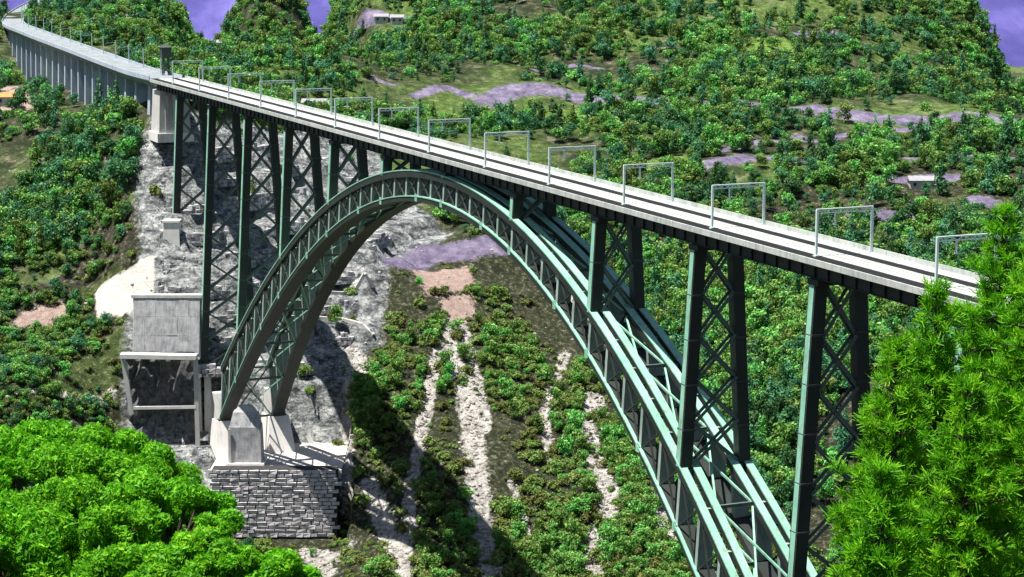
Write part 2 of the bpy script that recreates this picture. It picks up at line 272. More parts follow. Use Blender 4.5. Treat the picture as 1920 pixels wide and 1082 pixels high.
# ------------------------------------------------------------------ terrain
def _h(ix, iy, s):
    n = (ix.astype(np.int64) * 374761393 + iy.astype(np.int64) * 668265263 + s * 974711) & 0x7fffffff
    n = ((n ^ (n >> 13)) * 1274126177) & 0x7fffffff
    return ((n ^ (n >> 16)) & 0xffff) / 65535.0
def vnoise(x, y, s=0):
    ix = np.floor(x); iy = np.floor(y); fx = x - ix; fy = y - iy
    fx = fx * fx * (3 - 2 * fx); fy = fy * fy * (3 - 2 * fy)
    ix = ix.astype(np.int64); iy = iy.astype(np.int64)
    a = _h(ix, iy, s); b = _h(ix + 1, iy, s); c = _h(ix, iy + 1, s); d = _h(ix + 1, iy + 1, s)
    return (a + (b - a) * fx) * (1 - fy) + (c + (d - c) * fx) * fy - 0.5
def fbm(x, y, scale, octs=4, s=0):
    r = 0; a = 1.0; k = 1.0 / scale
    for o in range(octs):
        r = r + a * vnoise(x * k + 17.3 * o, y * k - 9.1 * o, s + o); a *= 0.5; k *= 2.03
    return r
_cp = np.array(CPS, float)
def _tps(d2): return 0.5 * d2 * np.log(d2 + 1e-9)
def _solve():
    X = _cp[:, :2] / 500.0; n = len(X)
    K = _tps(((X[:, None] - X[None]) ** 2).sum(-1)) + np.eye(n) * 2e-4
    P = np.c_[np.ones(n), X]
    A = np.block([[K, P], [P.T, np.zeros((3, 3))]])
    return np.linalg.solve(A, np.r_[_cp[:, 2], 0, 0, 0])
_w = _solve()
def ground_smooth(x, y):
    x = np.atleast_1d(np.asarray(x, float)); y = np.atleast_1d(np.asarray(y, float))
    q = np.c_[x.ravel(), y.ravel()] / 500.0; X = _cp[:, :2] / 500.0; out = np.empty(len(q))
    for i in range(0, len(q), 20000):
        s = q[i:i + 20000]
        out[i:i + 20000] = _tps(((s[:, None] - X[None]) ** 2).sum(-1)) @ _w[:-3] + _w[-3] + s @ _w[-2:]
    return out.reshape(x.shape)
def _inpoly(x, y, poly):
    r = np.zeros(x.shape, bool); n = len(poly)
    for i in range(n):
        x1, y1 = poly[i]; x2, y2 = poly[(i + 1) % n]
        c = ((y1 > y) != (y2 > y)) & (x < (x2 - x1) * (y - y1) / (y2 - y1 + 1e-12) + x1); r ^= c
    return r
def segdist(x, y, pts):
    d = np.full(x.shape, 1e9)
    for (x1, y1), (x2, y2) in zip(pts[:-1], pts[1:]):
        dx = x2 - x1; dy = y2 - y1
        t = np.clip(((x - x1) * dx + (y - y1) * dy) / (dx * dx + dy * dy + 1e-9), 0, 1)
        d = np.minimum(d, np.hypot(x - x1 - t * dx, y - y1 - t * dy))
    return d
def cut_works(x, y, z):
    """levelled ground in front of the foundations"""
    a = np.radians(VIEW_RZ); ca, sa = np.cos(a), np.sin(a)
    for (ox, oy), (a0, a1, b0, b1), zm in (((PAD[0], PAD[1]), (-4, 47.5, -3, 45), PAD[2] - .8), ((PAD[0], PAD[1]), (-4, 50, -50, .2), PAD[2] - 23), ((P_pit[0], P_pit[1]), (-5, 35, -45, 2.0), P_pit[2] - 1), ((P_pit[0], P_pit[1]), (22, 38, -20, 27), P_pit[2] - 1)):
        dx = x - ox; dy = y - oy; p = dx * ca + dy * sa; q = -dx * sa + dy * ca
        z = np.where((p > a0) & (p < a1) & (q > b0) & (q < b1), np.minimum(z, zm), z)
    return z
def ground(x, y):
    x = np.atleast_1d(np.asarray(x, float)); y = np.atleast_1d(np.asarray(y, float))
    z = ground_smooth(x, y)
    for pts, wd, dp in VALLEYS: z = z - dp * np.exp(-(segdist(x, y, pts) / wd) ** 2)
    dist = np.hypot(x - 531, y + 216)
    amp = np.clip((dist - 250) / 400, 0, 1)
    z = z + amp * (fbm(x, y, 90, 3, 3) * 9 + fbm(x, y, 22, 3, 11) * 4.0)
    return z

fh = np.array([-math.cos(YAW), math.sin(YAW)]); rt = np.array([math.sin(YAW), math.cos(YAW)]); c2 = np.array([CAM.x, CAM.y])
def area_mask(x, y, polys, soft):
    m = np.zeros(x.shape)
    for p in polys:
        d = segdist(x, y, list(p) + [p[0]]); ins = _inpoly(x, y, p)
        m = np.maximum(m, np.clip(.5 + np.where(ins, d, -d) / soft, 0, 1))
    return m
def line_mask(x, y, lines, k=1.0):
    m = np.zeros(x.shape)
    for pts, r in lines:
        d = segdist(x, y, list(pts)); m = np.maximum(m, np.clip(1.0 - .5 * d / (r * k), 0, 1))
    return m
def masks(x, y):
    return dict(rock=area_mask(x, y, ROCK_AREAS, 16.0), gully=line_mask(x, y, GULLIES), cream=area_mask(x, y, CREAM_AREAS, 6.0),
                bare=line_mask(x, y, BARE), pink=area_mask(x, y, PINK_AREAS, 10.0), brown=area_mask(x, y, BROWN_AREAS, 20.0), grass=area_mask(x, y, GRASS_AREAS, 12.0))
def make_terrain():
    F = np.concatenate([np.arange(-300, 640, 20), np.arange(640, 1000, 2.6), np.arange(1000, 1500, 6), np.arange(1500, 2700, 40), np.arange(2700, 9001, 700)])
    R = np.concatenate([np.arange(-3200, -480, 160), np.arange(-480, -250, 12), np.arange(-250, 320, 2.8), np.arange(320, 560, 12), np.arange(560, 3300, 160)])
    FF, RR = np.meshgrid(F, R, indexing='ij')
    X = c2[0] + fh[0] * FF + rt[0] * RR; Y = c2[1] + fh[1] * FF + rt[1] * RR
    Fc = np.clip(FF, -200, 2650); Rc = np.clip(RR, -620, 620)     # beyond the surveyed area carry its edge outward
    Z = ground(c2[0] + fh[0] * Fc + rt[0] * Rc, c2[1] + fh[1] * Fc + rt[1] * Rc)
    Z = np.clip(Z, -300, 140)
    mk = masks(X, Y)
    rid = np.abs(fbm(X, Y * 1.0, 26, 4, 31)); Z = Z + mk['rock'] * (2.5 - rid * 10 + fbm(X, Y, 9, 2, 41) * 4.5)
    lev = Z / 8.5 + fbm(X, Y, 40, 2, 51) * .8; fr = lev - np.floor(lev); st = np.clip((fr - .45) / .3, 0, 1); st = st * st * (3 - 2 * st)
    Z = Z + mk['rock'] * ((np.floor(lev) + st) - lev) * 8.5 * .85
    Z = cut_works(X, Y, Z)
    Z -= mk['gully'] * 1.6
    nF, nR = X.shape
    V = np.stack([X, Y, Z], -1).reshape(-1, 3)
    i = np.arange(nF * nR).reshape(nF, nR)
    Q = np.stack([i[:-1, :-1], i[1:, :-1], i[1:, 1:], i[:-1, 1:]], -1).reshape(-1, 4)
    me = bpy.data.meshes.new('ground'); me.from_pydata(V.tolist(), [], Q.tolist()); me.update()
    for nm, ch in (('mask_a', ('rock', 'gully', 'cream')), ('mask_b', ('bare', 'pink', 'brown'))):
        a = me.color_attributes.new(nm, 'FLOAT_COLOR', 'POINT')
        d = np.ones((len(V), 4), np.float32)
        for k, c in enumerate(ch): d[:, k] = mk[c].ravel() if c else 0
        d[:, 3] = mk['grass'].ravel()
        a.data.foreach_set('color', d.ravel())
    me.polygons.foreach_set('use_smooth', [True] * len(me.polygons))
    if (me.polygons[0].normal.z < 0): me.flip_normals()
    return tag(link_mesh('ground', me, M['ground']), kind='structure')
terrain = make_terrain()
from mathutils.bvhtree import BVHTree
_me = terrain.data
_n = len(_me.vertices); _vv = np.empty(_n * 3, np.float32); _me.vertices.foreach_get('co', _vv)
_pp = np.empty(len(_me.polygons) * 4, np.int32); _me.polygons.foreach_get('vertices', _pp)
TREE = BVHTree.FromPolygons(_vv.reshape(-1, 3).tolist(), _pp.reshape(-1, 4).tolist())
def gz(x, y):
    h = TREE.ray_cast(Vector((x, y, 500)), Vector((0, 0, -1)))
    return h[0].z if h[0] else -100.0
def clear_sight(p):
    d = Vector(p) - CAM; L = d.length; h = TREE.ray_cast(CAM, d.normalized(), L - 6.0)
    return h[0] is None
# far ranges beyond the valley
def far_range(name, F0, z_top, depth, seed):
    R = np.arange(-6000, 6001, 120.); T = np.linspace(0, 1, 14)
    V = []; nR = len(R)
    for t in T:
        FF = F0 + depth * t + fbm(R, R * 0 + seed, 900, 4, seed) * 500 * (1 - .3 * t)
        zz = -160 + (z_top + 160) * t ** .85 + fbm(R, R * 0 + 40 * t, 700, 4, seed + 5) * 260 * t
        for r, f_, z in zip(R, FF, zz): V.append((c2[0] + fh[0] * f_ + rt[0] * r, c2[1] + fh[1] * f_ + rt[1] * r, z))
    Fc = [(i * nR + k, i * nR + k + 1, (i + 1) * nR + k + 1, (i + 1) * nR + k) for i in range(len(T) - 1) for k in range(nR - 1)]
    me = bpy.data.meshes.new(name); me.from_pydata(V, [], Fc); me.update()
    me.polygons.foreach_set('use_smooth', [True] * len(me.polygons))
    return tag(link_mesh(name, me, M['far']), kind='structure')
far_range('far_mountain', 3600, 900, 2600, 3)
RZ = math.radians(VIEW_RZ)

# ------------------------------------------------------------------ the bridge
BX0, BX1 = -341.0, 334.0
bridge = empty('railway_bridge', (-14, 0, -4)); tag(bridge, 'long pale green steel arch railway bridge on lattice piers across the gorge', 'bridge')
BO = Vector((-14, 0, -4))
def part(mb, name, mat, parent=None):
    off = BO
    mb.v = [(a - off.x, b - off.y, c - off.z) for a, b, c in mb.v]
    return mb.build(name, mat, parent if parent else bridge)
part(MB().box(BX0, BX1, -7.28, 7.28, -.62, -.06), 'deck_slab', M['channel_shade'])
part(MB().box(BX0, BX1, -4.1, 1.3, -.056, 0.02), 'track_slab', M['deck'])
part(MB().box(BX0, BX1, 4.2, 7.28, -.056, 0.03), 'walkway', M['deck'])
part(MB().box(BX0, BX1, -7.62, -7.282, -1.2, -.02), 'parapet', M['deck'])
part(MB().box(BX0, BX1, 7.282, 7.5, -.9, 1.0), 'parapet', M['deck'])
for y in (-2.1, -.42): part(MB().box(BX0, BX1, y - .04, y + .04, .024, .15), 'rail', M['rail'])
for s in (-1, 1):
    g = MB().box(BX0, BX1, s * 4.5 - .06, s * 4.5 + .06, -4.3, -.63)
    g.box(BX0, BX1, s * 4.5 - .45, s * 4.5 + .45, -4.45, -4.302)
    go = part(g, 'girder', M['steel_shade'])
    st = MB(); x = BX0 + 2
    while x < BX1: st.box(x - .08, x + .08, min(s * 4.57, s * 4.95), max(s * 4.57, s * 4.95), -4.29, -.7); x += 4.88
    tag(part(st, 'stiffeners', M['steel_shade'], go), kind='stuff')
x = BX0 + 4.4; k = 0
while x < BX1:
    part(MB().box(x - .2, x + .2, -4.43, 4.43, -3.2, -.63), 'floor_beam', M['steel_shade'])
    if x + 9.76 < BX1:
        part(MB().beam((x, -4.3, -4.0), (x + 9.76, 4.3, -4.0), .35, .3) if k % 2 else MB().beam((x, 4.3, -4.0), (x + 9.76, -4.3, -4.0), .35, .3), 'floor_brace', M['steel_shade'])
    x += 9.76; k += 1
KB = .058
def zu(x): return -6.4 - .00209 * (x + 14) ** 2
def zl(x): return -13.4 - .00236 * (x + 14) ** 2
def yo(z): return 5.5 - KB * z
DX = 9.76; JX = [-11.2 + DX * j for j in range(-22, 22)]
for s in (-1, 1):
    rib = MB()
    def uo(x): z = zu(x); return Vector((x, s * (yo(z) - .75), z))
    def ui(x): z = zu(x); return Vector((x, s * (yo(z) - 3.95), z))
    def lc(x): z = zl(x); return Vector((x, s * (yo(z) - 2.35), z))
    A = MB(); B = MB(); L = MB()
    xs = [JX[0] + (JX[-1] - JX[0]) * i / 86 for i in range(87)]
    def sweep(mb, fn, wd, ht):
        base = len(mb.v)
        for x in xs:
            p = fn(x); t = (fn(x + .5) - fn(x - .5)).normalized(); side = Vector((0, 1, 0)); n = side.cross(t).normalized()
            if n.z < 0: n = -n
            for a, b in ((-.5, -.5), (.5, -.5), (.5, .5), (-.5, .5)): mb.v.append(tuple(p + side * wd * a + n * ht * b))
        for i in range(len(xs) - 1):
            for k in range(4):
                k2 = (k + 1) % 4; mb.f.append((base + i * 4 + k, base + i * 4 + k2, base + i * 4 + 4 + k2, base + i * 4 + 4 + k))
        mb.f.append((base, base + 1, base + 2, base + 3)); e = base + 4 * (len(xs) - 1); mb.f.append((e, e + 3, e + 2, e + 1))
    sweep(L, lc, 4.6, 1.5)
    ribo = part(L, 'arch_rib', M['steel_shade'])
    sweep(A, uo, 1.5, 1.9); part(A, 'upper_chord', M['steel_shade'], ribo)
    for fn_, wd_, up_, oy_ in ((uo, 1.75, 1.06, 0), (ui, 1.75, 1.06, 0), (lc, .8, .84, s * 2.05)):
        cp_ = MB(); sweep(cp_, lambda x, f=fn_, u=up_, o=oy_: f(x) + Vector((0, o, u)), wd_, .34); part(cp_, 'lit_top_plate', M['steel'], ribo)  # added pale strips, sunlight on the chord tops painted as colour
    sweep(B, ui, 1.5, 1.9); part(B, 'upper_chord', M['steel_shade'], ribo)
    for j, x in enumerate(JX):
        a = lc(x); b = (uo(x) + ui(x)) / 2
        d = (b - a).normalized()
        part(MB().beam(a + d * .76, b - d * .2, 3.6, 1.1, (1, 0, 0)), 'post', M['steel_post'], ribo)
        if j < len(JX) - 1:
            x2 = JX[j + 1]
            for (p, q) in ((lc(x), uo(x2)), (uo(x), lc(x2))):
                p = Vector(p); q = Vector(q)
                off = Vector((0, s * 1.75, 0))
                p2 = p + off if abs(p.z - zl(p.x)) < .01 else p + Vector((0, s * .1, 0)); q2 = q + off if abs(q.z - zl(q.x)) < .01 else q + Vector((0, s * .1, 0))
                part(MB().beam(p2, q2, .4, .34, (0, 1, 0)), 'diagonal', M['steel_shade'], ribo)
            xm = (x + x2) / 2
            if j % 5 == 2 or j % 5 == 0:
                gp = lc(x) + Vector((0, s * 2.36, .2)); part(MB().box(gp.x - .9, gp.x + .9, gp.y - .04, gp.y + .04, gp.z - .8, gp.z + 1.3), 'gusset', M['steel'], ribo)
            part(MB().beam(uo(xm) + Vector((0, -s * .76, -.6)), ui(xm) + Vector((0, s * .76, -.6)), .5, .3), 'batten', M['steel_shade'], ribo)
# bracing between the two ribs
def rp(fn, x, s, inset):
    z = fn(x); return Vector((x, s * (yo(z) - inset), z))
for j in range(0, len(JX) - 2, 2):
    x = JX[j]; x2 = JX[min(j + 2, len(JX) - 1)]
    for fn, ins, dz in ((zu, 4.6, -.2), (zl, 4.6, .1)):
        dv = Vector((0, 0, dz))
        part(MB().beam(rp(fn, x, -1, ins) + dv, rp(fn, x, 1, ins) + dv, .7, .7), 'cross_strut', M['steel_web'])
        part(MB().beam(rp(fn, x, -1, ins) + dv, rp(fn, x2, 1, ins) + dv, .42, .4), 'cross_brace', M['steel'])
        part(MB().beam(rp(fn, x, 1, ins) + dv + Vector((0, 0, -.5)), rp(fn, x2, -1, ins) + dv + Vector((0, 0, -.5)), .42, .4), 'cross_brace', M['steel'])
    if j % 4 == 0:
        part(MB().beam(rp(zu, x, -1, 4.4), rp(zl, x, 1, 4.4), .4, .4), 'sway_brace', M['steel_shade'])
        part(MB().beam(rp(zu, x, 1, 4.4) + Vector((.5, 0, 0)), rp(zl, x, -1, 4.4) + Vector((.5, 0, 0)), .4, .4), 'sway_brace', M['steel_shade'])
PIERS = [-11.2 + 48.8 * k for k in range(-6, 6)]
GROUND_FEET = {}
def pier(x, zbs):
    top = -4.46
    cap = MB().box(x - 2.0, x + 2.0, -5.7, 5.7, top - 1.1, top)
    po = part(cap, 'pier', M['steel_shade'])
    za = top - 1.1
    for s, zb in zip((-1, 1), zbs):
        def yc(z): return s * (yo(z) - 1.4)
        part(MB().beam((x, yc(za), za), (x, yc(zb), zb), 2.7, 2.5, (1, 0, 0)), 'leg', M['steel_shade'], po)
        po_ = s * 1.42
        part(MB().beam((x, yc(za) + po_, za), (x, yc(zb) + po_, zb), .12, 1.7, (1, 0, 0)), 'lit_face_plate', M['steel'], po)  # added pale plate, paints the leg's outer face as sunlit
        z = za - 9.7
        while z > zb + 3:
            c = MB(); y = yc(z); c.box(x - 1.38, x + 1.38, y - 1.48, y + 1.48, z - .22, z + .22); part(c, 'joint_collar', M['steel_dark'], po); z -= 9.7
    zb = max(zbs); h = za - zb
    n = max(1, round(h / 9.7)); ph = h / n
    if h < 2.5: return
    for i in range(n):
        z1 = za - ph * i; z2 = z1 - ph
        for xf in (-1.0, 0.85):
            a1 = yo(z1) - 2.6; a2 = yo(z2) - 2.6
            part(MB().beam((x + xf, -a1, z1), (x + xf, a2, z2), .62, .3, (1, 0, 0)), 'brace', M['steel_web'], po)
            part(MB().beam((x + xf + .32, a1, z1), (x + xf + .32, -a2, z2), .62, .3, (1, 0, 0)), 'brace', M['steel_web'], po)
for x in PIERS:
    if -225 < x < 190: pier(x, [zu(x) + .5] * 2)
GP = {-304.0: (-64.0, -60.0), -255.2: (-104.0, -104.0)}
pier(-304.0, GP[-304.0]); pier(-255.2, GP[-255.2]); pier(232.8, (gz(232.8, -10) + 3, gz(232.8, 10) + 3))
# end block under the far and near ends of the deck
def abutment(x0, x1, zb, label):
    o = empty('abutment', ((x0 + x1) / 2, 0, zb)); tag(o, label, 'abutment', 'abutments of the bridge')
    cx = (x0 + x1) / 2; d = (x1 - x0)
    MB().frustum(0, 0, 0, -4.46 - zb, d + 1.5, 13.5, d, 11.5).build('shaft', M['concrete'], o)
    for y in (-3.2, 0, 3.2): MB().box(d / 2 + .05, d / 2 + .9, y - .7, y + .7, 2, -6.2 - zb).build('rib', M['concrete'], o)
    MB().box(-d / 2 - 1.6, d / 2 + 1.6, -7.6, 7.6, -2.5, 1.2).build('footing', M['concrete_white'], o)
    return o
abutment(-344, -331.5, -23.0, 'ribbed pale concrete abutment where the steel deck meets the curved viaduct')
abutment(324, 336, gz(330, 0) - 2, 'concrete abutment at the pine covered bank')

# ------------------------------------------------------------------ overhead line portals
def portal_proto():
    o = empty('catenary_portal', (0, 0, 0))
    for y in (-5.2, 7.05):
        m = MB().box(-.21, .21, y - .21, y + .21, -.2, 8.9); m.box(-.5, .5, y - .45, y + .22, -.24, .2); m.build('mast', M['mast'], o)
    b = MB()
    b.beam((0, -5.35, 8.95), (0, 7.2, 8.95), .36, .22); b.beam((0, -5.35, 8.25), (0, 7.2, 8.25), .3, .16)
    for i in range(9):
        y = -5.2 + 12.25 * i / 9; y2 = -5.2 + 12.25 * (i + 1) / 9
        b.beam((0, y, 8.3 if i % 2 else 8.9), (0, y2, 8.9 if i % 2 else 8.3), .12, .12)
    b.build('beam', M['mast'], o)
    a = MB(); a.box(-.12, .12, -1.4, -1.12, 6.0, 8.18); a.box(-.25, .25, -1.5, -1.0, 5.8, 6.05); a.build('dropper', M['mast'], o)
    return o
def copy_tree(o, parent=None):
    c = o.copy(); col.objects.link(c)
    if parent: c.parent = parent
    for ch in o.children: copy_tree(ch, c)
    return c
pp = portal_proto()
px = list(PORTAL_X) + [265.3, 306.5] + [18.4 - 41.2 * k for k in range(1, 9)]
ORD = 'first second third fourth fifth sixth seventh eighth ninth tenth eleventh twelfth thirteenth fourteenth fifteenth sixteenth seventeenth eighteenth nineteenth twentieth'.split() + ['twenty-' + q for q in 'first second third fourth fifth sixth'.split()]
rank = {x: k for k, x in enumerate(sorted(px))}
for i, x in enumerate(px):
    o = pp if i == 0 else copy_tree(pp)
    o.location = (x, 0, 0); tag(o, ORD[rank[x]] + ' pale portal frame over the deck, counted from the curved viaduct', 'portal frame', 'catenary portals along the bridge')
wm = MB(); wx = sorted(px)
for x, x2 in zip(wx[:-1], wx[1:]):
    wm.beam((x, -1.26, 5.8), (x2, -1.26, 5.8), .06, .06)
    for i in range(6):
        f0 = i / 6; f1 = (i + 1) / 6; sag = lambda t: 7.3 - 1.1 * 4 * t * (1 - t)
        wm.beam((x + (x2 - x) * f0, -1.26, sag(f0)), (x + (x2 - x) * f1, -1.26, sag(f1)), .06, .06)
tag(wm.build('overhead_wire', M['steel_dark']), 'thin overhead contact wire strung between the portal frames', 'wire')

# ------------------------------------------------------------------ curved approach viaduct
vp = [Vector((-344.0, 0)), Vector((-400, 0.4))] + [Vector(p) for p in VIADUCT]
def catmull(pts, n=14):
    out = []
    P = [pts[0] * 2 - pts[1]] + pts + [pts[-1] * 2 - pts[-2]]
    for i in range(1, len(P) - 2):
        for k in range(n):
            t = k / n
            out.append(.5 * ((2 * P[i]) + (P[i + 1] - P[i - 1]) * t + (2 * P[i - 1] - 5 * P[i] + 4 * P[i + 1] - P[i + 2]) * t * t + (3 * P[i] - P[i - 1] - 3 * P[i + 1] + P[i + 2]) * t ** 3))
    out.append(pts[-1]); return out
vpath = catmull(vp)
viad = empty('approach_viaduct', (-344, 0, 0)); tag(viad, 'curved grey concrete approach viaduct on tall columns beyond the steel deck', 'viaduct')
def ribbon(path, prof, name, mat, parent=None):
    mb = MB(); n = len(prof)
    for i, p in enumerate(path):
        d = (path[min(i + 1, len(path) - 1)] - path[max(i - 1, 0)]).normalized(); nrm = Vector((d.y, -d.x))  # y>0 side = right of travel
        for (a, z) in prof: mb.v.append((p.x + nrm.x * a + 344, p.y + nrm.y * a, z))
    for i in range(len(path) - 1):
        for k in range(n):
            k2 = (k + 1) % n; mb.f.append((i * n + k, i * n + k2, (i + 1) * n + k2, (i + 1) * n + k))
    mb.f.append(tuple(range(n))); mb.f.append(tuple((len(path) - 1) * n + k for k in reversed(range(n))))
    return mb.build(name, mat, parent)
ribbon(vpath, [(-6.8, -.1), (6.8, -.1), (6.8, -1.2), (5.2, -3.4), (-5.2, -3.4), (-6.8, -1.2)], 'deck', M['viaduct_deck'], viad)
ribbon(vpath, [(-7.1, -.9), (-7.1, 1.0), (-6.82, 1.0), (-6.82, -.9)], 'parapet', M['concrete_blue'], viad)
ribbon(vpath, [(6.82, -.9), (6.82, 1.0), (7.1, 1.0), (7.1, -.9)], 'parapet', M['concrete_blue'], viad)
acc = 0; nxt = 14
for a, b in zip(vpath[:-1], vpath[1:]):
    L = (b - a).length
    while acc + L > nxt and nxt < 830:
        p = a + (b - a) * ((nxt - acc) / L); g0 = gz(p.x, p.y)
        if g0 < -8:
            d = (b - a).normalized(); q = MB()
            q.frustum(0, 0, g0 - 2, -6.0, 4.2, 8.6, 3.2, 7.4); ro = q.build('pier', M['concrete_blue'], viad, (p.x + 344, p.y, 0), math.atan2(d.y, d.x))
            MB().frustum(0, 0, -5.99, -3.42, 3.2, 7.2, 3.8, 8.0).build('pier_cap', M['concrete_blue'], ro)
        nxt += 24
    acc += L
acc = 0; nxt = 30; nm_ = 0
for a, b in zip(vpath[:-1], vpath[1:]):
    L = (b - a).length
    while acc + L > nxt and nxt < 900:
        p = a + (b - a) * ((nxt - acc) / L); d = (b - a).normalized()
        o = empty('line_mast', (p.x, p.y, -.1), math.atan2(d.y, d.x)); tag(o, ORD[nm_] + ' slim pale mast on the curved viaduct, counted from the bridge deck', 'mast', 'masts on the viaduct')
        MB().box(-.2, .2, -5.9, -5.5, 0, 8.6).build('pole', M['mast'], o); MB().beam((0, -5.5, 7.6), (0, -1.0, 7.2), .15, .15).build('arm', M['mast'], o)
        nxt += 38; nm_ += 1
    acc += L
# dark cabin tower beside the joint
o = empty('signal_tower', (-362, 4.6, -.1)); tag(o, 'narrow dark steel tower at the joint of viaduct and bridge deck', 'tower')
for sx in (-1, 1):
    for sy in (-1, 1): MB().beam((sx * 1.3, sy * 1.3, 0), (sx * 1.0, sy * 1.0, 7.5), .35, .35).build('leg', M['steel_dark'], o)
for sx in (-1, 1):
    MB().beam((sx * 1.3, -1.2, .5), (sx * 1.05, 1.0, 7), .22, .22).build('brace', M['steel_dark'], o); MB().beam((sx * 1.35, 1.2, .5), (sx * 1.1, -1.0, 7), .22, .22).build('brace', M['steel_dark'], o)
MB().box(-2.1, 2.1, -2.1, 2.1, 7.5, 11.8).build('cabin', M['steel_dark'], o)
MB().frustum(0, 0, 11.8, 13.0, 5.0, 5.0, 1.5, 1.5).build('roof', M['steel_dark'], o)

# ------------------------------------------------------------------ works on the far bank
RZ = math.radians(VIEW_RZ)            # direction of the bank's contour, a vector along the slope
ax = Vector((math.cos(RZ), math.sin(RZ), 0)); back = Vector((-math.sin(RZ), math.cos(RZ), 0))
# coursed stone wall below the arch seat
ww, wh = 45.0, 24.0
wl = empty('stone_wall', WALL0, RZ); tag(wl, 'coursed grey stone retaining wall below the foot of the arch', 'stone wall')
bat = .12
core = MB(); core.pts8([(x, y + bat * z if y == 0.45 else y, z) for x in (0, ww) for y in (.45, 9) for z in (-4, wh)]); core.build('core', M['mortar'], wl)
smesh = []
for k in range(7):
    r = random.Random(k + 3); b = MB(); bw = 2.1 + .28 * k; j = lambda: r.uniform(-.15, .15)
    pts = []
    for x in (0, bw):
        for y in (0, 1.1):
            for z in (0, 1.12): pts.append((x + j(), y + j() * 1.6, z + j()))
    b.pts8(pts); me = b.mesh('stone'); me.materials.append(M['stone']); smesh.append((me, bw))
for row in range(17):
    z = row * 1.42; x = -(.9 if row % 2 else 0) + .2
    while x < ww - 1.6:
        me, bw = smesh[rng.randrange(7)]
        o = link_mesh('stone', me, None, wl, (x, bat * z + rng.uniform(-.35, .15), z)); o.scale = (1, 1, rng.uniform(.92, 1.02)); x += bw + .3
def block(name, loc, build, label, cat, group=None, rz=RZ, mat='concrete'):
    o = empty(name, loc, rz); tag(o, label, cat, group); build(o); return o
def pad(o):
    MB().box(-1.5, 46, .6, 46, -3.0, 0).build('slab', M['concrete'], o); MB().box(-1.9, 46.4, .2, 1.3, -.6, .5).build('kerb', M['concrete_white'], o)
block('foundation_pad', PAD, pad, 'pale concrete platform on the stone wall under the arch foot', 'platform')
def foot(sy):
    z = zl(-225.9); y = sy * (yo(z) - 2.35); x = -225.9
    o = empty('arch_seat', (x, y, -134)); tag(o, 'sloped pale concrete seat holding the foot of the ' + ('arch rib beside the twin columns' if sy < 0 else 'arch rib farther from the twin columns'), 'concrete seat', 'arch seats')
    MB().frustum(0, 0, -3, 14.5, 17, 10.5, 9, 8, -2.5).build('block', M['concrete_white'], o)
    MB().frustum(-3, 0, 14.5, 24, 6.5, 6.8, 3.5, 6.0, -2.5).build('back_wall', M['concrete'], o)
    b = MB(); b.box(-1.5, 1.7, -3.0, 3.0, 14.4, 15.2); b.build('bearing', M['steel_dark'], o)
foot(-1); foot(1)
def shaft(o):
    mb = MB(); mb.frustum(0, 0, 0, 13.5, 12.4, 8.6, 11.4, 7.6); mb.build('lower_block', M['shotcrete'], o)
    MB().frustum(0, .2, 13.5, 18.5, 11.0, 7.2, 8.8, 5.0, 0, .8).build('shoulder', M['shotcrete'], o); MB().frustum(0, 1.0, 18.5, 20.6, 8.4, 4.6, 4.6, 2.6, 0, .4).build('head', M['concrete'], o)
    MB().box(-5.9, -5.0, -4.75, -4.2, .3, 13).build('rib', M['concrete'], o); MB().box(5.0, 5.9, -4.75, -4.2, .3, 13).build('rib', M['concrete'], o)
    MB().box(-7, 7, -5.6, 5.6, -2.5, .3).build('plinth', M['concrete_white'], o)
block('concrete_buttress', P_shaft, shaft, 'grey concrete buttress with sloped shoulders between the two arch feet', 'buttress')
def twin(o):
    for dx in (-1.9, 1.9): MB().frustum(dx, 0, -4, 26.5, 3.0, 4.0, 2.2, 3.0).build('column', M['concrete_white'], o)
    MB().box(-4.6, 4.6, -2.6, 2.6, 26.5, 28).build('cap', M['concrete'], o)
    MB().box(-5, 5, -4, 4, -6, -.6).build('footing', M['concrete_white'], o)
block('pier_pedestal', (-255.2, -10.6, -131.5), twin, 'twin tall white concrete columns under the second steel pier', 'pedestal')
def ped(o):
    MB().frustum(0, 0, -4, 11.5, 7.2, 6.4, 6.0, 5.4).build('block', M['concrete_white'], o); MB().box(-3.4, 3.4, -3.1, 3.1, 11.5, 12.3).build('cap', M['concrete_white'], o)
block('pier_pedestal', P_ped_white, ped, 'square white concrete block under the first steel pier', 'pedestal')
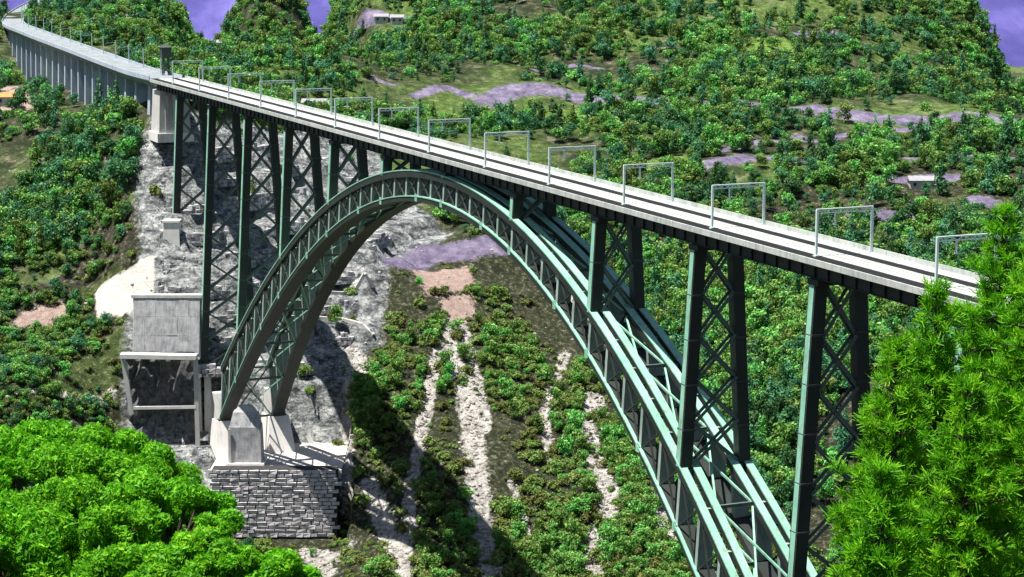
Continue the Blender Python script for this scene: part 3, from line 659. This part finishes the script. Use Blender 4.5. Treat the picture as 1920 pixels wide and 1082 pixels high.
# slab faced retaining wall and framed rock cut beside it
def pwall(o):
    MB().pts8([(x, y + .25 * z, z) for x in (0, 25) for y in (0.3, 8) for z in (-1, 21)]) if False else None
    c = MB(); c.pts8([(x, (y + .22 * z if y < 1 else y), z) for x in (-.3, 25.3) for y in (.35, 12) for z in (-2, 21)]); c.build('core', M['concrete'], o)
    for i in range(6):
        for r in range(3):
            b = MB(); x0 = i * 4.2; z0 = r * 7.0; y = rng.uniform(-.12, .08)
            b.pts8([(x0 + a, y + yy + .22 * (z0 + zz), z0 + zz) for a in (.02, 4.18) for yy in (0, .5) for zz in (.03, 6.97)]); b.build('panel', M['shotcrete'], o)
    MB().box(-1, 26, 4.3, 7.2, 21, 22.2).build('coping', M['concrete_white'], o)
block('retaining_wall', P_panelwall, pwall, 'grey panelled concrete retaining wall above the framed dark rock cut', 'retaining wall')
def pit(o):
    c = MB(); n = 15; mz = 12; r = random.Random(5)
    for i in range(n):
        for j in range(mz):
            c.v.append((1 + i * 26.0 / (n - 1), 3.0 + .05 * j + r.uniform(-1.3, 1.3), -4 + j * 38.0 / (mz - 1)))
    for i in range(n - 1):
        for j in range(mz - 1): c.f.append((i * mz + j, (i + 1) * mz + j, (i + 1) * mz + j + 1, i * mz + j + 1))
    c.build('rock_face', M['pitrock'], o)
    MB().beam((.0, 0, 33.4), (28.3, -.5, 33.0), 4.5, 1.6).build('top_beam', M['concrete_white'], o)
    MB().beam((3.4, 0, 11), (.8, .4, 32.5), 1.7, 1.5, (0, 1, 0)).build('post', M['concrete'], o)
    MB().beam((4.0, .2, 13.4), (27.5, 0, 13.8), 1.6, 1.1).build('cross_beam', M['concrete_white'], o)
    MB().beam((27.8, .1, -2), (27.8, .1, 32.2), 1.6, 1.6, (0, 1, 0)).build('post', M['concrete'], o)
block('framed_rock_cut', P_pit, pit, 'dark rock cut framed by white concrete beams beside the twin columns', 'rock cut')
blabs = ['level pale concrete bench strip high on the grey rock slope inside the arch', 'bent pale concrete strip stepping down the grey rock slope', 'pale concrete strip along the foot of the gravel road under the arch',
         'short pale concrete strip above the framed hollow beside the arch foot', 'bent white concrete beam capping the dark hollow right beside the arch foot', 'long pale drainage chute running down the rock slope behind the arch', 'pale drainage chute below the gravel road under the arch']
for l, lb in [(BENCH[k], blabs[k]) for k in (0, 1, 4)]:
    p0 = Vector(l[0]); o = MB()
    for a, b in zip(l[:-1], l[1:]):
        n = 3; A = Vector(a); Bv = Vector(b)
        for i in range(n):
            u = A.lerp(Bv, i / n); v = A.lerp(Bv, (i + 1) / n); u.z = gz(u.x, u.y) + .5; v.z = gz(v.x, v.y) + .5
            o.beam(u - p0, v - p0, 1.3, 1.5)
    tag(o.build('concrete_strip', M['concrete'], None, p0), lb, 'concrete strip')
# grey stepped facing on the cut rock, one low wall per bench
def contour(level, R0, R1, step):
    pts = []
    for R_ in np.arange(R0, R1, step):
        lo_, hi_ = None, None
        for F_ in np.arange(740, 990, 3.0):
            x = c2[0] + fh[0] * F_ + rt[0] * R_; y = c2[1] + fh[1] * F_ + rt[1] * R_
            if gz(x, y) > level: lo_ = (x, y); break
        if lo_ is None: pts.append(None); continue
        k_ = masks(np.array([lo_[0]]), np.array([lo_[1]])); pts.append(lo_ if k_['rock'][0] > .6 else None)
    sm = []
    for i, p in enumerate(pts):
        nb = [q for q in pts[max(0, i - 2):i + 3] if q]; sm.append((sum(q[0] for q in nb) / len(nb), sum(q[1] for q in nb) / len(nb)) if p else None)
    return sm
BLK = []
for k in range(6):
    r = random.Random(90 + k); q = MB(); j = lambda: r.uniform(-.2, .2)
    q.pts8([(x + j(), y + j(), z + j()) for x in (.1, 2.2) for y in (0, 3.6) for z in (0, 1.5)]); me = q.mesh('block'); me.materials.append(M['shotcrete'] if k % 3 else M['rockface']); BLK.append(me)
WN = 'topmost second third fourth fifth sixth seventh eighth ninth tenth eleventh'.split()
for wi, lev in enumerate((-34, -43, -52, -61, -70, -79, -88, -97, -106)):
    P_ = contour(lev, -176, -44, 5.2); segs = [(a, b) for a, b in zip(P_[:-1], P_[1:]) if a and b and math.hypot(a[0] - b[0], a[1] - b[1]) < 13]
    if not segs: continue
    mx = segs[len(segs) // 2][0]; o = empty('terrace_wall', (mx[0], mx[1], lev)); tag(o, WN[wi] + ' stepped grey facing wall on the cut rock behind the piers, counted from the abutment down', 'terrace wall', 'stepped walls on the cut rock')
    for a, b in segs:
        A_ = Vector((a[0] - mx[0], a[1] - mx[1], 0)); B_ = Vector((b[0] - mx[0], b[1] - mx[1], 0)); L_ = (B_ - A_).length; d = (B_ - A_).normalized(); ang = math.atan2(d.y, d.x)
        rows = rng.choice((2, 3, 3, 4)); n_ = max(2, round(L_ / 2.3))
        for r_ in range(rows):
            for c_ in range(n_):
                if r_ == rows - 1 and rng.random() < .25: continue
                p = A_.lerp(B_, c_ / n_) + Vector((-fh[0], -fh[1], 0)) * (2.6 - .45 * r_ + rng.uniform(-.35, .35))
                q = link_mesh('block', BLK[rng.randrange(6)], None, o, (p.x, p.y, -2.2 + r_ * 1.62 + rng.uniform(-.08, .08)), ang + rng.uniform(-.06, .06)); q.scale = (L_ / n_ / 2.3, 1, 1)
# ------------------------------------------------------------------ small houses on the hillside
def house(p, wx_, dy, h, roof, label, group=None, rz=RZ):
    z = min(gz(p[0] + a, p[1] + b) for a in (-4, 4) for b in (-4, 4)) - .3
    h = h + gz(p[0], p[1]) - z
    o = empty('hillside_house', (p[0], p[1], z), rz); tag(o, label, 'house', group)
    MB().box(-wx_ / 2, wx_ / 2, -dy / 2, dy / 2, 0, h).build('wall', M['plaster'], o)
    rf = MB(); rf.pts8([(-wx_ / 2 - .6, -dy / 2 - .6, h + .002), (-wx_ / 2 - .6, -.1, h + 1.8), (-wx_ / 2 - .6, dy / 2 + .6, h + .002), (-wx_ / 2 - .6, .1, h + 1.8), (wx_ / 2 + .6, -dy / 2 - .6, h + .002), (wx_ / 2 + .6, -.1, h + 1.8), (wx_ / 2 + .6, dy / 2 + .6, h + .002), (wx_ / 2 + .6, .1, h + 1.8)])
    rf.build('roof', M[roof], o)
    k = max(2, int(wx_ // 4))
    for i in range(k):
        x = -wx_ / 2 + wx_ * (i + .5) / k; MB().box(x - .7, x + .7, -dy / 2 - .04, -dy / 2 + .03, h - 2.6, h - 1.1).build('window', M['window'], o)
hl = [('long low pale house with grey sheet roof just behind the deck', 12, 8, 3.6, 'roof'), ('small white house next to the long low white one', 7, 6, 3.2, 'roof'), ('white house on the clearing high on the wooded hill', 9, 6, 3.2, 'roof'),
      ('smaller white house beside the clearing high on the hill', 8, 7, 3.4, 'roof'), ('grey roofed house on the bare terrace among dark trees', 13, 8, 3.6, 'roof'), ('lone white house below the wooded spur', 9, 7, 3.5, 'roof'), ('small orange roofed house below the curved viaduct', 10, 9, 4.5, 'roof_orange')]
for p, a in zip(HOUSES, hl): house(p, a[1], a[2], a[3], a[4], a[0])

# ------------------------------------------------------------------ vegetation
def leaf_cloud(clumps, n_leaf, size, seed, long=1.0, up=.3, wild=.6, r0=.45, r1=.72):
    """many small leaf faces spread through the clumps; clumps: (centre, radius)"""
    r = np.random.default_rng(seed); Ws = np.array([c[1] ** 2 for c in clumps]); Ws = Ws / Ws.sum()
    cnt = (Ws * n_leaf).astype(int) + 1; P = []; N = []
    for (c, rad), k in zip(clumps, cnt):
        d = r.normal(size=(k, 3)); d /= np.linalg.norm(d, axis=1, keepdims=True)
        rr = rad * (r0 + r1 * r.random((k, 1)) ** .8)
        P.append(np.array(c) + d * rr * np.array([1, 1, .8])); N.append(d)
    P = np.concatenate(P); N = np.concatenate(N); m = len(P)
    N = N + r.normal(size=(m, 3)) * wild + np.array([0, 0, up]); N /= np.linalg.norm(N, axis=1, keepdims=True)
    T = np.cross(N, r.normal(size=(m, 3))); T /= np.linalg.norm(T, axis=1, keepdims=True) + 1e-9; B = np.cross(N, T)
    s = size * (0.6 + .8 * r.random((m, 1)))
    a = T * s * long; b = B * s * .6
    V = np.stack([P - a, P - b * .9 + N * s * .15, P + a, P + b * .9 + N * s * .15], 1).reshape(-1, 3)
    return V, m
def cloud_mesh(name, V, m, mat):
    me = bpy.data.meshes.new(name); me.vertices.add(len(V)); me.vertices.foreach_set('co', V.astype(np.float32).ravel())
    me.loops.add(m * 4); me.loops.foreach_set('vertex_index', np.arange(m * 4, dtype=np.int32))
    me.polygons.add(m); me.polygons.foreach_set('loop_start', np.arange(0, m * 4, 4, dtype=np.int32))
    try: me.polygons.foreach_set('loop_total', np.full(m, 4, np.int32))
    except Exception: pass
    me.update(calc_edges=True); me.validate(); me.materials.append(mat); return me
# --- unit hillside trees, about 2 m across, scaled where they stand
def unit_tree(kind, seed):
    r = random.Random(seed); cl = []
    if kind == 'round':
        for i in range(13):
            a = r.uniform(0, 6.28); q = r.uniform(.1, .68); cl.append(((q * math.cos(a), q * math.sin(a), r.uniform(.5, 1.5)), r.uniform(.26, .5)))
        th = .7
    elif kind == 'scrub':
        for i in range(12):
            a = r.uniform(0, 6.28); q = r.uniform(.1, .95); cl.append(((q * math.cos(a), q * math.sin(a), r.uniform(.12, .62) * (1.15 - .5 * q)), r.uniform(.2, .42)))
        th = .35
    else:
        for i in range(14):
            t = i / 13; a = r.uniform(0, 6.28); q = .42 * (1 - t) * r.uniform(.5, 1); cl.append(((q * math.cos(a), q * math.sin(a), .35 + 2.1 * t), .16 + .34 * (1 - t)))
        th = 1.6
    V, m = leaf_cloud(cl, 520, .115, seed)
    tr = MB().tube([(0, 0, -.25), (.03, 0, th * .5), (0, .03, th)], [.07, .055, .02], 6)
    for i in range(3):
        a = r.uniform(0, 6.28); tr.tube([(0, 0, th * .55), (.4 * math.cos(a), .4 * math.sin(a), th * 1.1)], [.035, .012], 5)
    return V, m, tr
PROTO = {}
for kind, mats in (('round', ('leaf_a', 'leaf_c')), ('scrub', ('leaf_b', 'leaf_a')), ('spire', ('leaf_c', 'leaf_a'))):
    for mi, mt in enumerate(mats):
        for s in range(2):
            V, m, tr = unit_tree(kind, 50 + s + 10 * mi + 100 * len(kind))
            PROTO.setdefault((kind, mt), []).append((cloud_mesh('crown', V, m, M[mt]), tr.mesh('trunk')))
for v in PROTO.values():
    for c, t in v: t.materials.append(M['bark'])
# scatter
NA, NC = 44000, 46000; NB = NA + NC
Fs = np.concatenate([np.sqrt(nrg.uniform(930 ** 2, 1620 ** 2, NA)), np.sqrt(nrg.uniform(650 ** 2, 930 ** 2, NC))]); Rs = (nrg.uniform(-1.28, 1.28, NB)) * (Fs * .24 + 20)
SX = c2[0] + fh[0] * Fs + rt[0] * Rs; SY = c2[1] + fh[1] * Fs + rt[1] * Rs
mk = masks(SX, SY); dens = fbm(SX, SY, 70, 3, 77)
keep = (mk['cream'] < .3) & ((mk['gully'] < .45) | (nrg.random(NB) < .12)) & (mk['bare'] < .42) & (mk['pink'] < .5)
keep &= (mk['rock'] < .35) | (nrg.random(NB) < .02)
keep &= (mk['grass'] < .5) | (nrg.random(NB) < .12)
beyond = SY > 25                                            # wooded side of the line
keep &= nrg.random(NB) < np.where((SX < -330) | (SY > 150), .70 + dens * 1.9, .80 + dens * 1.6)
for back_ in (14., 28.):                                     # verges below the tracks are kept open
    kb = line_mask(SX + fh[0] * back_, SY + fh[1] * back_, BARE); keep &= (kb < .5) | (nrg.random(NB) < .25)
# keep clear of the works
for cx, cy, rr in [(-226, 0, 26), (-245, -22, 24), (-205, 0, 30), (-262, -24, 18), (-337, 0, 13), (-293, -11, 12), (-290, 12, 12), (-255, 12, 10)] + [(h[0], h[1], 11) for h in HOUSES]:
    keep &= np.hypot(SX - cx, SY - cy) > rr
vpn = [(p.x, p.y) for p in vpath]
keep &= segdist(SX, SY, vpn) > 9.5
inb = (SX > -345) & (np.abs(SY) < 9)
brn = mk['brown'][keep]
SX, SY, Fs, Rs, dens, inb = SX[keep], SY[keep], Fs[keep], Rs[keep], dens[keep], inb[keep]
cand = []
for i in range(len(SX)):
    x, y = float(SX[i]), float(SY[i]); z = gz(x, y); d = Fs[i]
    f_ = (x - CAM.x) * fwd.x + (y - CAM.y) * fwd.y + (z - CAM.z) * fwd.z
    u = 960 + 4000 * Rs[i] / f_; below = y < 20 or x > -260
    upv = CAM.z - z
    zone = 'above' if (x < -330 or y > 150) else ('bank' if y < -15 else 'gorge')
    r = rng.random()
    if zone == 'above':
        kind, mt = (('round', 'leaf_a') if r < .36 + dens[i] * .6 else ('round', 'leaf_c') if r < .66 else ('scrub', 'leaf_a') if r < .86 else ('spire', 'leaf_a') if r < .91 else ('spire', 'leaf_c')); R = rng.uniform(1.0, 3.2) if rng.random() < .62 else rng.uniform(3.0, 5.8)
    elif zone == 'gorge':
        kind, mt = (('scrub', 'leaf_b') if r < .50 - dens[i] * 1.1 else ('round', 'leaf_a') if r < .93 else ('scrub', 'leaf_a')); R = rng.uniform(1.4, 4.2) * (1 if rng.random() < .5 else .45)
    else:
        kind, mt = (('round', 'leaf_a') if r < .45 else ('scrub', 'leaf_b') if r < .75 else ('round', 'leaf_c')); R = rng.uniform(1.0, 3.2)
        if rng.random() < (.6 if brn[i] > .4 else .3): continue
    if inb[i]: R *= .5
    cand.append((x, y, z, R, rng.uniform(0, 6.28), kind, mt, rng.randrange(2), zone, f_, u, rng.uniform(.75, 1.4)))
vis = [c for c in cand if -20 < c[10] < 1600 and clear_sight((c[0], c[1], c[2] + c[3] * 1.5))]
vis.sort(key=lambda c: -c[3] / c[9]); chosen = set(id(c) for c in vis[:300])
KN = {('round', 'leaf_a'): 'round leafy green tree', ('round', 'leaf_c'): 'dark bluish green tree', ('scrub', 'leaf_a'): 'leafy green bush', ('scrub', 'leaf_b'): 'olive scrub bush', ('spire', 'leaf_c'): 'slender dark conifer', ('spire', 'leaf_a'): 'slender green conifer'}
MARKS = [((h[0], h[1]), t) for h, t in zip(HOUSES, ('the long low white house', 'the small white house behind the deck', 'the white house on the high clearing', 'the high clearing', 'the grey roofed house', 'the lone white house', 'the orange roofed house'))]
MARKS += [((x, 60), 'below the deck by the ' + t) for x, t in ((-109, 'crown side of the arch'),)][:0]
MARKS += [((PIERS[k], 70), t) for k, t in ((8, 'the first pier past the arch crown'), (9, 'the second pier past the arch crown'), (10, 'the third pier past the arch crown'))]
MARKS += [(q_, t) for g, t in zip(GULLIES, ('the widest pale gully', 'the widest pale gully', 'the narrow gully next to the widest one', 'the crooked pale gully', 'the short gully beside the stone wall', 'the gully beside the falling arch rib', 'the slit of bare ground behind the arch rib', 'the bare slit behind the second pier', 'the bare slit behind the last piers', 'the short gully under the arch rib', 'the thin gully', 'the rock slope edge', 'the rock slope edge', 'the thinnest gully', 'the stone wall', 'the pale bank path')) for q_ in g[0]]
MARKS += [(q_, t) for b_, t in zip(BARE, ('the lilac bare terrace', 'the thin hill track', 'the widest bare terrace', 'the short hill track', 'the low dark terrace', 'the grey roofed house', 'the small bare terrace', 'the gravel road under the arch', 'the small clearing', 'the long low white house', 'the small bare patch', 'the high clearing', 'the track behind the viaduct', 'the abutment', 'the upper hill path', 'the upper grey clearing', 'the short upper hill path', 'the hill path above the lilac terrace', 'the path below the widest terrace', 'the lowest hill path', 'the small clearing')) for q_ in b_[0]]
MARKS += [(q_, t) for p_, t in zip(PINK_AREAS, ('the pinkish bank soil', 'the pink soil above the widest gully', 'the pink soil by the gravel road', 'the orange roofed house', 'the pink soil patch by the last piers')) for q_ in p_]
MARKS += [((-300, -30), 'the cream bare slope'), ((-300, -62), 'the pinkish bank soil'), ((-341, -14), 'the abutment')]
def tree_label(c):
    x, y = c[0], c[1]; k = min(MARKS, key=lambda m_: (m_[0][0] - x) ** 2 + (m_[0][1] - y) ** 2); d = math.hypot(k[0][0] - x, k[0][1] - y)
    size = 'huge' if c[3] > 4.9 else 'big' if c[3] > 4.1 else 'mid-sized' if c[3] > 3.0 else 'small'
    size += ('' if c[5] == 'scrub' else ' tall') if c[11] > 1.15 else ' squat' if c[11] < .95 else ''
    rel = 'beside' if d < 14 else 'near' if d < 40 else ('uphill of' if c[2] > gz(*k[0]) else 'downhill of')
    nm = KN[(c[5], c[6])]; return size + ' ' + nm + ' ' + rel + ' ' + k[1], nm.split()[-1].replace('conifer', 'tree')
src_obj = {}
for c in cand:
    if id(c) not in chosen: continue
    x, y, z, R, a, kind, mt, vi, zone = c[:9]
    cm, tm = PROTO[(kind, mt)][vi]; lab, cat = tree_label(c)
    o = empty('hillside_tree' if cat == 'tree' else 'hillside_bush', (x, y, z), a); o.scale = (R, R, R * c[11]); tag(o, lab, cat, lab + 's')
    ob = link_mesh('crown', cm, None, o); link_mesh('trunk', tm, None, o)
    src_obj.setdefault((kind, mt, vi), ob)
# the rest of the wood: one mass of foliage over the slopes
def wood_nodes(srcs):
    g = bpy.data.node_groups.new('wood', 'GeometryNodeTree')
    g.interface.new_socket('Geometry', in_out='INPUT', socket_type='NodeSocketGeometry'); g.interface.new_socket('Geometry', in_out='OUTPUT', socket_type='NodeSocketGeometry')
    gi = g.nodes.new('NodeGroupInput'); go = g.nodes.new('NodeGroupOutput'); jn = g.nodes.new('GeometryNodeJoinGeometry')
    def at(nm, dt):
        n = g.nodes.new('GeometryNodeInputNamedAttribute'); n.data_type = dt; n.inputs[0].default_value = nm; return n.outputs[0]
    sc = at('tsize', 'FLOAT_VECTOR'); rot = at('trot', 'FLOAT_VECTOR'); kd = at('tkind', 'INT')
    for i, o in enumerate(srcs):
        oi = g.nodes.new('GeometryNodeObjectInfo'); oi.transform_space = 'ORIGINAL'; oi.inputs[0].default_value = o
        cmp = g.nodes.new('FunctionNodeCompare'); cmp.data_type = 'INT'; cmp.operation = 'EQUAL'
        ins = [s for s in cmp.inputs if s.type == 'INT']; g.links.new(kd, ins[0]); ins[1].default_value = i
        ip = g.nodes.new('GeometryNodeInstanceOnPoints')
        g.links.new(gi.outputs[0], ip.inputs['Points']); g.links.new(cmp.outputs[0], ip.inputs['Selection']); g.links.new(oi.outputs['Geometry'], ip.inputs['Instance'])
        g.links.new(rot, ip.inputs['Rotation']); g.links.new(sc, ip.inputs['Scale']); g.links.new(ip.outputs[0], jn.inputs[0])
    g.links.new(jn.outputs[0], go.inputs[0]); return g
keys = list(src_obj); rest = [c for c in cand if id(c) not in chosen]
alt = {k: i for i, k in enumerate(keys)}
rest = [c for c in rest if (c[5], c[6], c[7]) in alt or (c[5], c[6], 1 - c[7]) in alt]
me = bpy.data.meshes.new('wood'); me.from_pydata([(c[0], c[1], c[2]) for c in rest], [], [])
ts = me.attributes.new('tsize', 'FLOAT_VECTOR', 'POINT'); ts.data.foreach_set('vector', np.array([(c[3], c[3], c[3] * c[11]) for c in rest], np.float32).ravel())
tr_ = me.attributes.new('trot', 'FLOAT_VECTOR', 'POINT'); tr_.data.foreach_set('vector', np.array([(0, 0, c[4]) for c in rest], np.float32).ravel())
tk = me.attributes.new('tkind', 'INT', 'POINT'); tk.data.foreach_set('value', np.array([alt.get((c[5], c[6], c[7]), alt.get((c[5], c[6], 1 - c[7]))) for c in rest], np.int32))
wo = link_mesh('woodland', me, None); tag(wo, 'dense green scrub and trees covering the valley slopes', 'woodland', kind='stuff')
mod = wo.modifiers.new('wood', 'NODES'); mod.node_group = wood_nodes([src_obj[k] for k in keys])
print('bushes', len(cand), 'rest', len(rest), 'visible', len(vis), keys)

# loose pale stones in the gullies and over the cut rock
def scree(name, n, wt, smin, smax, mat, label):
    x = nrg.uniform(-420, -60, n * 40); y = nrg.uniform(-60, 220, n * 40); k_ = masks(x, y); p = wt(k_); ok = nrg.random(n * 40) < p
    x = x[ok][:n]; y = y[ok][:n]; t = (1 + 5 ** .5) / 2
    ico = np.array([(-1, t, 0), (1, t, 0), (-1, -t, 0), (1, -t, 0), (0, -1, t), (0, 1, t), (0, -1, -t), (0, 1, -t), (t, 0, -1), (t, 0, 1), (-t, 0, -1), (-t, 0, 1)]) / 1.9
    fi = [(0, 11, 5), (0, 5, 1), (0, 1, 7), (0, 7, 10), (0, 10, 11), (1, 5, 9), (5, 11, 4), (11, 10, 2), (10, 7, 6), (7, 1, 8), (3, 9, 4), (3, 4, 2), (3, 2, 6), (3, 6, 8), (3, 8, 9), (4, 9, 5), (2, 4, 11), (6, 2, 10), (8, 6, 7), (9, 8, 1)]
    V = []; Fc = []
    for a, b in zip(x.tolist(), y.tolist()):
        s_ = smin + (smax - smin) * nrg.random() ** 2.5; v = ico * s_ * nrg.uniform(.6, 1.3, (12, 3)) * np.array([1, 1, .75]); ca, sa = math.cos(a * 7), math.sin(a * 7)
        v = v @ np.array([[ca, sa, 0], [-sa, ca, 0], [0, 0, 1]]) + np.array([a, b, gz(a, b) + s_ * .15]); o_ = len(V); V += v.tolist(); Fc += [(i + o_, j + o_, k + o_) for i, j, k in fi]
    me = bpy.data.meshes.new(name); me.from_pydata(V, [], Fc); me.update()
    return tag(link_mesh(name, me, mat), label, 'stones', kind='stuff')
scree('gully_stones', 3000, lambda k: np.clip(k['gully'] - .3, 0, 1) * 1.2 + .004, .2, 1.1, M['stone_pale'], 'loose pale stones strewn along the gullies')
scree('slope_rubble', 900, lambda k: np.clip(k['rock'] - .3, 0, 1), .2, .9, M['shotcrete'], 'grey rubble lying on the cut rock slope')
# --- broadleaf trees on the near bank
def near_tree(x, y, ztop, rad, seed, label, n=68000):
    g = gz(x, y); h = ztop - g; r = random.Random(seed)
    o = empty('leafy_tree', (x, y, g)); tag(o, label, 'tree', None)
    tr = MB().tube([(0, 0, -.6), (.1, 0, h * .25), (-.1, .1, h * .5), (.05, 0, h * .8)], [.28, .22, .16, .05], 9)
    cl = []
    for i in range(58):
        a = r.uniform(0, 6.28); q = rad * math.sqrt(r.uniform(.02, 1)) * .95; zz = h - rad * .35 - (q / rad) ** 2 * rad * .75 * r.uniform(.75, 1.2) - r.uniform(0, .5) * rad * (i % 3)
        zz = min(zz, h - .55 * rad * .3)
        rr = rad * r.uniform(.06, .21); c = (q * math.cos(a), q * math.sin(a), zz); cl.append((c, rr))
        tr.tube([(0, 0, h * r.uniform(.3, .55)), (c[0] * .5, c[1] * .5, zz * .78), c], [.1, .06, .02], 5)
    V, m = leaf_cloud(cl, n, .062, seed, 1.6, .15, 1.2, .2, 1.15)
    tr.build('trunk', M['bark'], o); link_mesh('crown', cloud_mesh('crown', V, m, M['leaf_fg']), None, o)
def wp(u, v, Z):
    ri = Vector((rt[0], rt[1], 0)); dn = ri.cross(fwd).normalized() * -1
    dn = fwd.cross(ri)
    if dn.z > 0: dn = -dn
    return CAM + Z * (fwd + ri * (u - 960) / 4000 + dn * (v - 541) / 4000)
for i, (u, v, Z, rad, lb) in enumerate(NEAR_TREES):
    p = wp(u, v, Z); near_tree(p.x, p.y, p.z, rad, 300 + i, lb)
# --- pines on the near bank
def pine(x, y, ztop, hw, seed, label, dense=1.05):
    g = gz(x, y); h = ztop - g; r = random.Random(seed); o = empty('pine_tree', (x, y, g)); tag(o, label, 'pine tree')
    tr = MB().tube([(0, 0, -.6), (.05, .04, h * .4), (-.03, .02, h * .8), (0, 0, h)], [.26, .19, .09, .015], 9)
    tf = []
    z = h - .25
    tf.append(((0, 0, h - .1), (0, 0, 1)))
    while z > h * .12:
        t = (h - z); L = min(hw, .16 + t * .30) * r.uniform(.7, 1.15); nb = 5 if t < 2 else 7
        a0 = r.uniform(0, 6.28)
        for k in range(nb):
            a = a0 + 6.283 * k / nb + r.uniform(-.3, .3); Lk = L * r.uniform(.6, 1.12); rise = .28 if t < 3 else .1
            tip = Vector((Lk * math.cos(a), Lk * math.sin(a), z + Lk * rise)); b0 = Vector((0, 0, z - .05))
            tr.tube([b0, b0.lerp(tip, .55) - Vector((0, 0, .06 * Lk)), tip], [.05, .03, .01], 4)
            ns = max(1, int(Lk * 4.2 * dense))
            for j in range(ns):
                f0 = .3 + .7 * (j + 1) / ns; p = b0.lerp(tip, f0); sp = .34 * Lk * (1.15 - f0)
                pp_ = p + Vector((r.uniform(-sp, sp), r.uniform(-sp, sp), r.uniform(-.05, .22))); dr = (tip - b0).normalized() * .6 + Vector((r.uniform(-.5, .5), r.uniform(-.5, .5), r.uniform(.3, 1)))
                tf.append((tuple(pp_), tuple(dr.normalized())))
        z -= .34 + .035 * min(t, 6)
    rr = np.random.default_rng(seed); K = 46; P = np.array([t_[0] for t_ in tf]); D = np.array([t_[1] for t_ in tf]); n = len(P)
    dirs = D[:, None, :] * .75 + rr.normal(size=(n, K, 3)) * .62; dirs /= np.linalg.norm(dirs, axis=2, keepdims=True)
    L = rr.uniform(.15, .36, (n, K, 1)); side = np.cross(dirs, rr.normal(size=(n, K, 3))); side /= np.linalg.norm(side, axis=2, keepdims=True); side *= .019
    b = P[:, None, :] + dirs * .02 + rr.normal(size=(n, K, 3)) * .05; e = b + dirs * L
    V = np.stack([b - side, b + side, e + side * .45, e - side * .45], 2).reshape(-1, 3)
    tr.build('trunk', M['bark'], o); link_mesh('crown', cloud_mesh('crown', V, n * K, M['leaf_pine']), None, o)
    print('pine', h, n)
for i, (u, v, Z, hw, lb) in enumerate(PINES):
    p = wp(u, v, Z); pine(p.x, p.y, p.z, hw, 500 + i, lb)
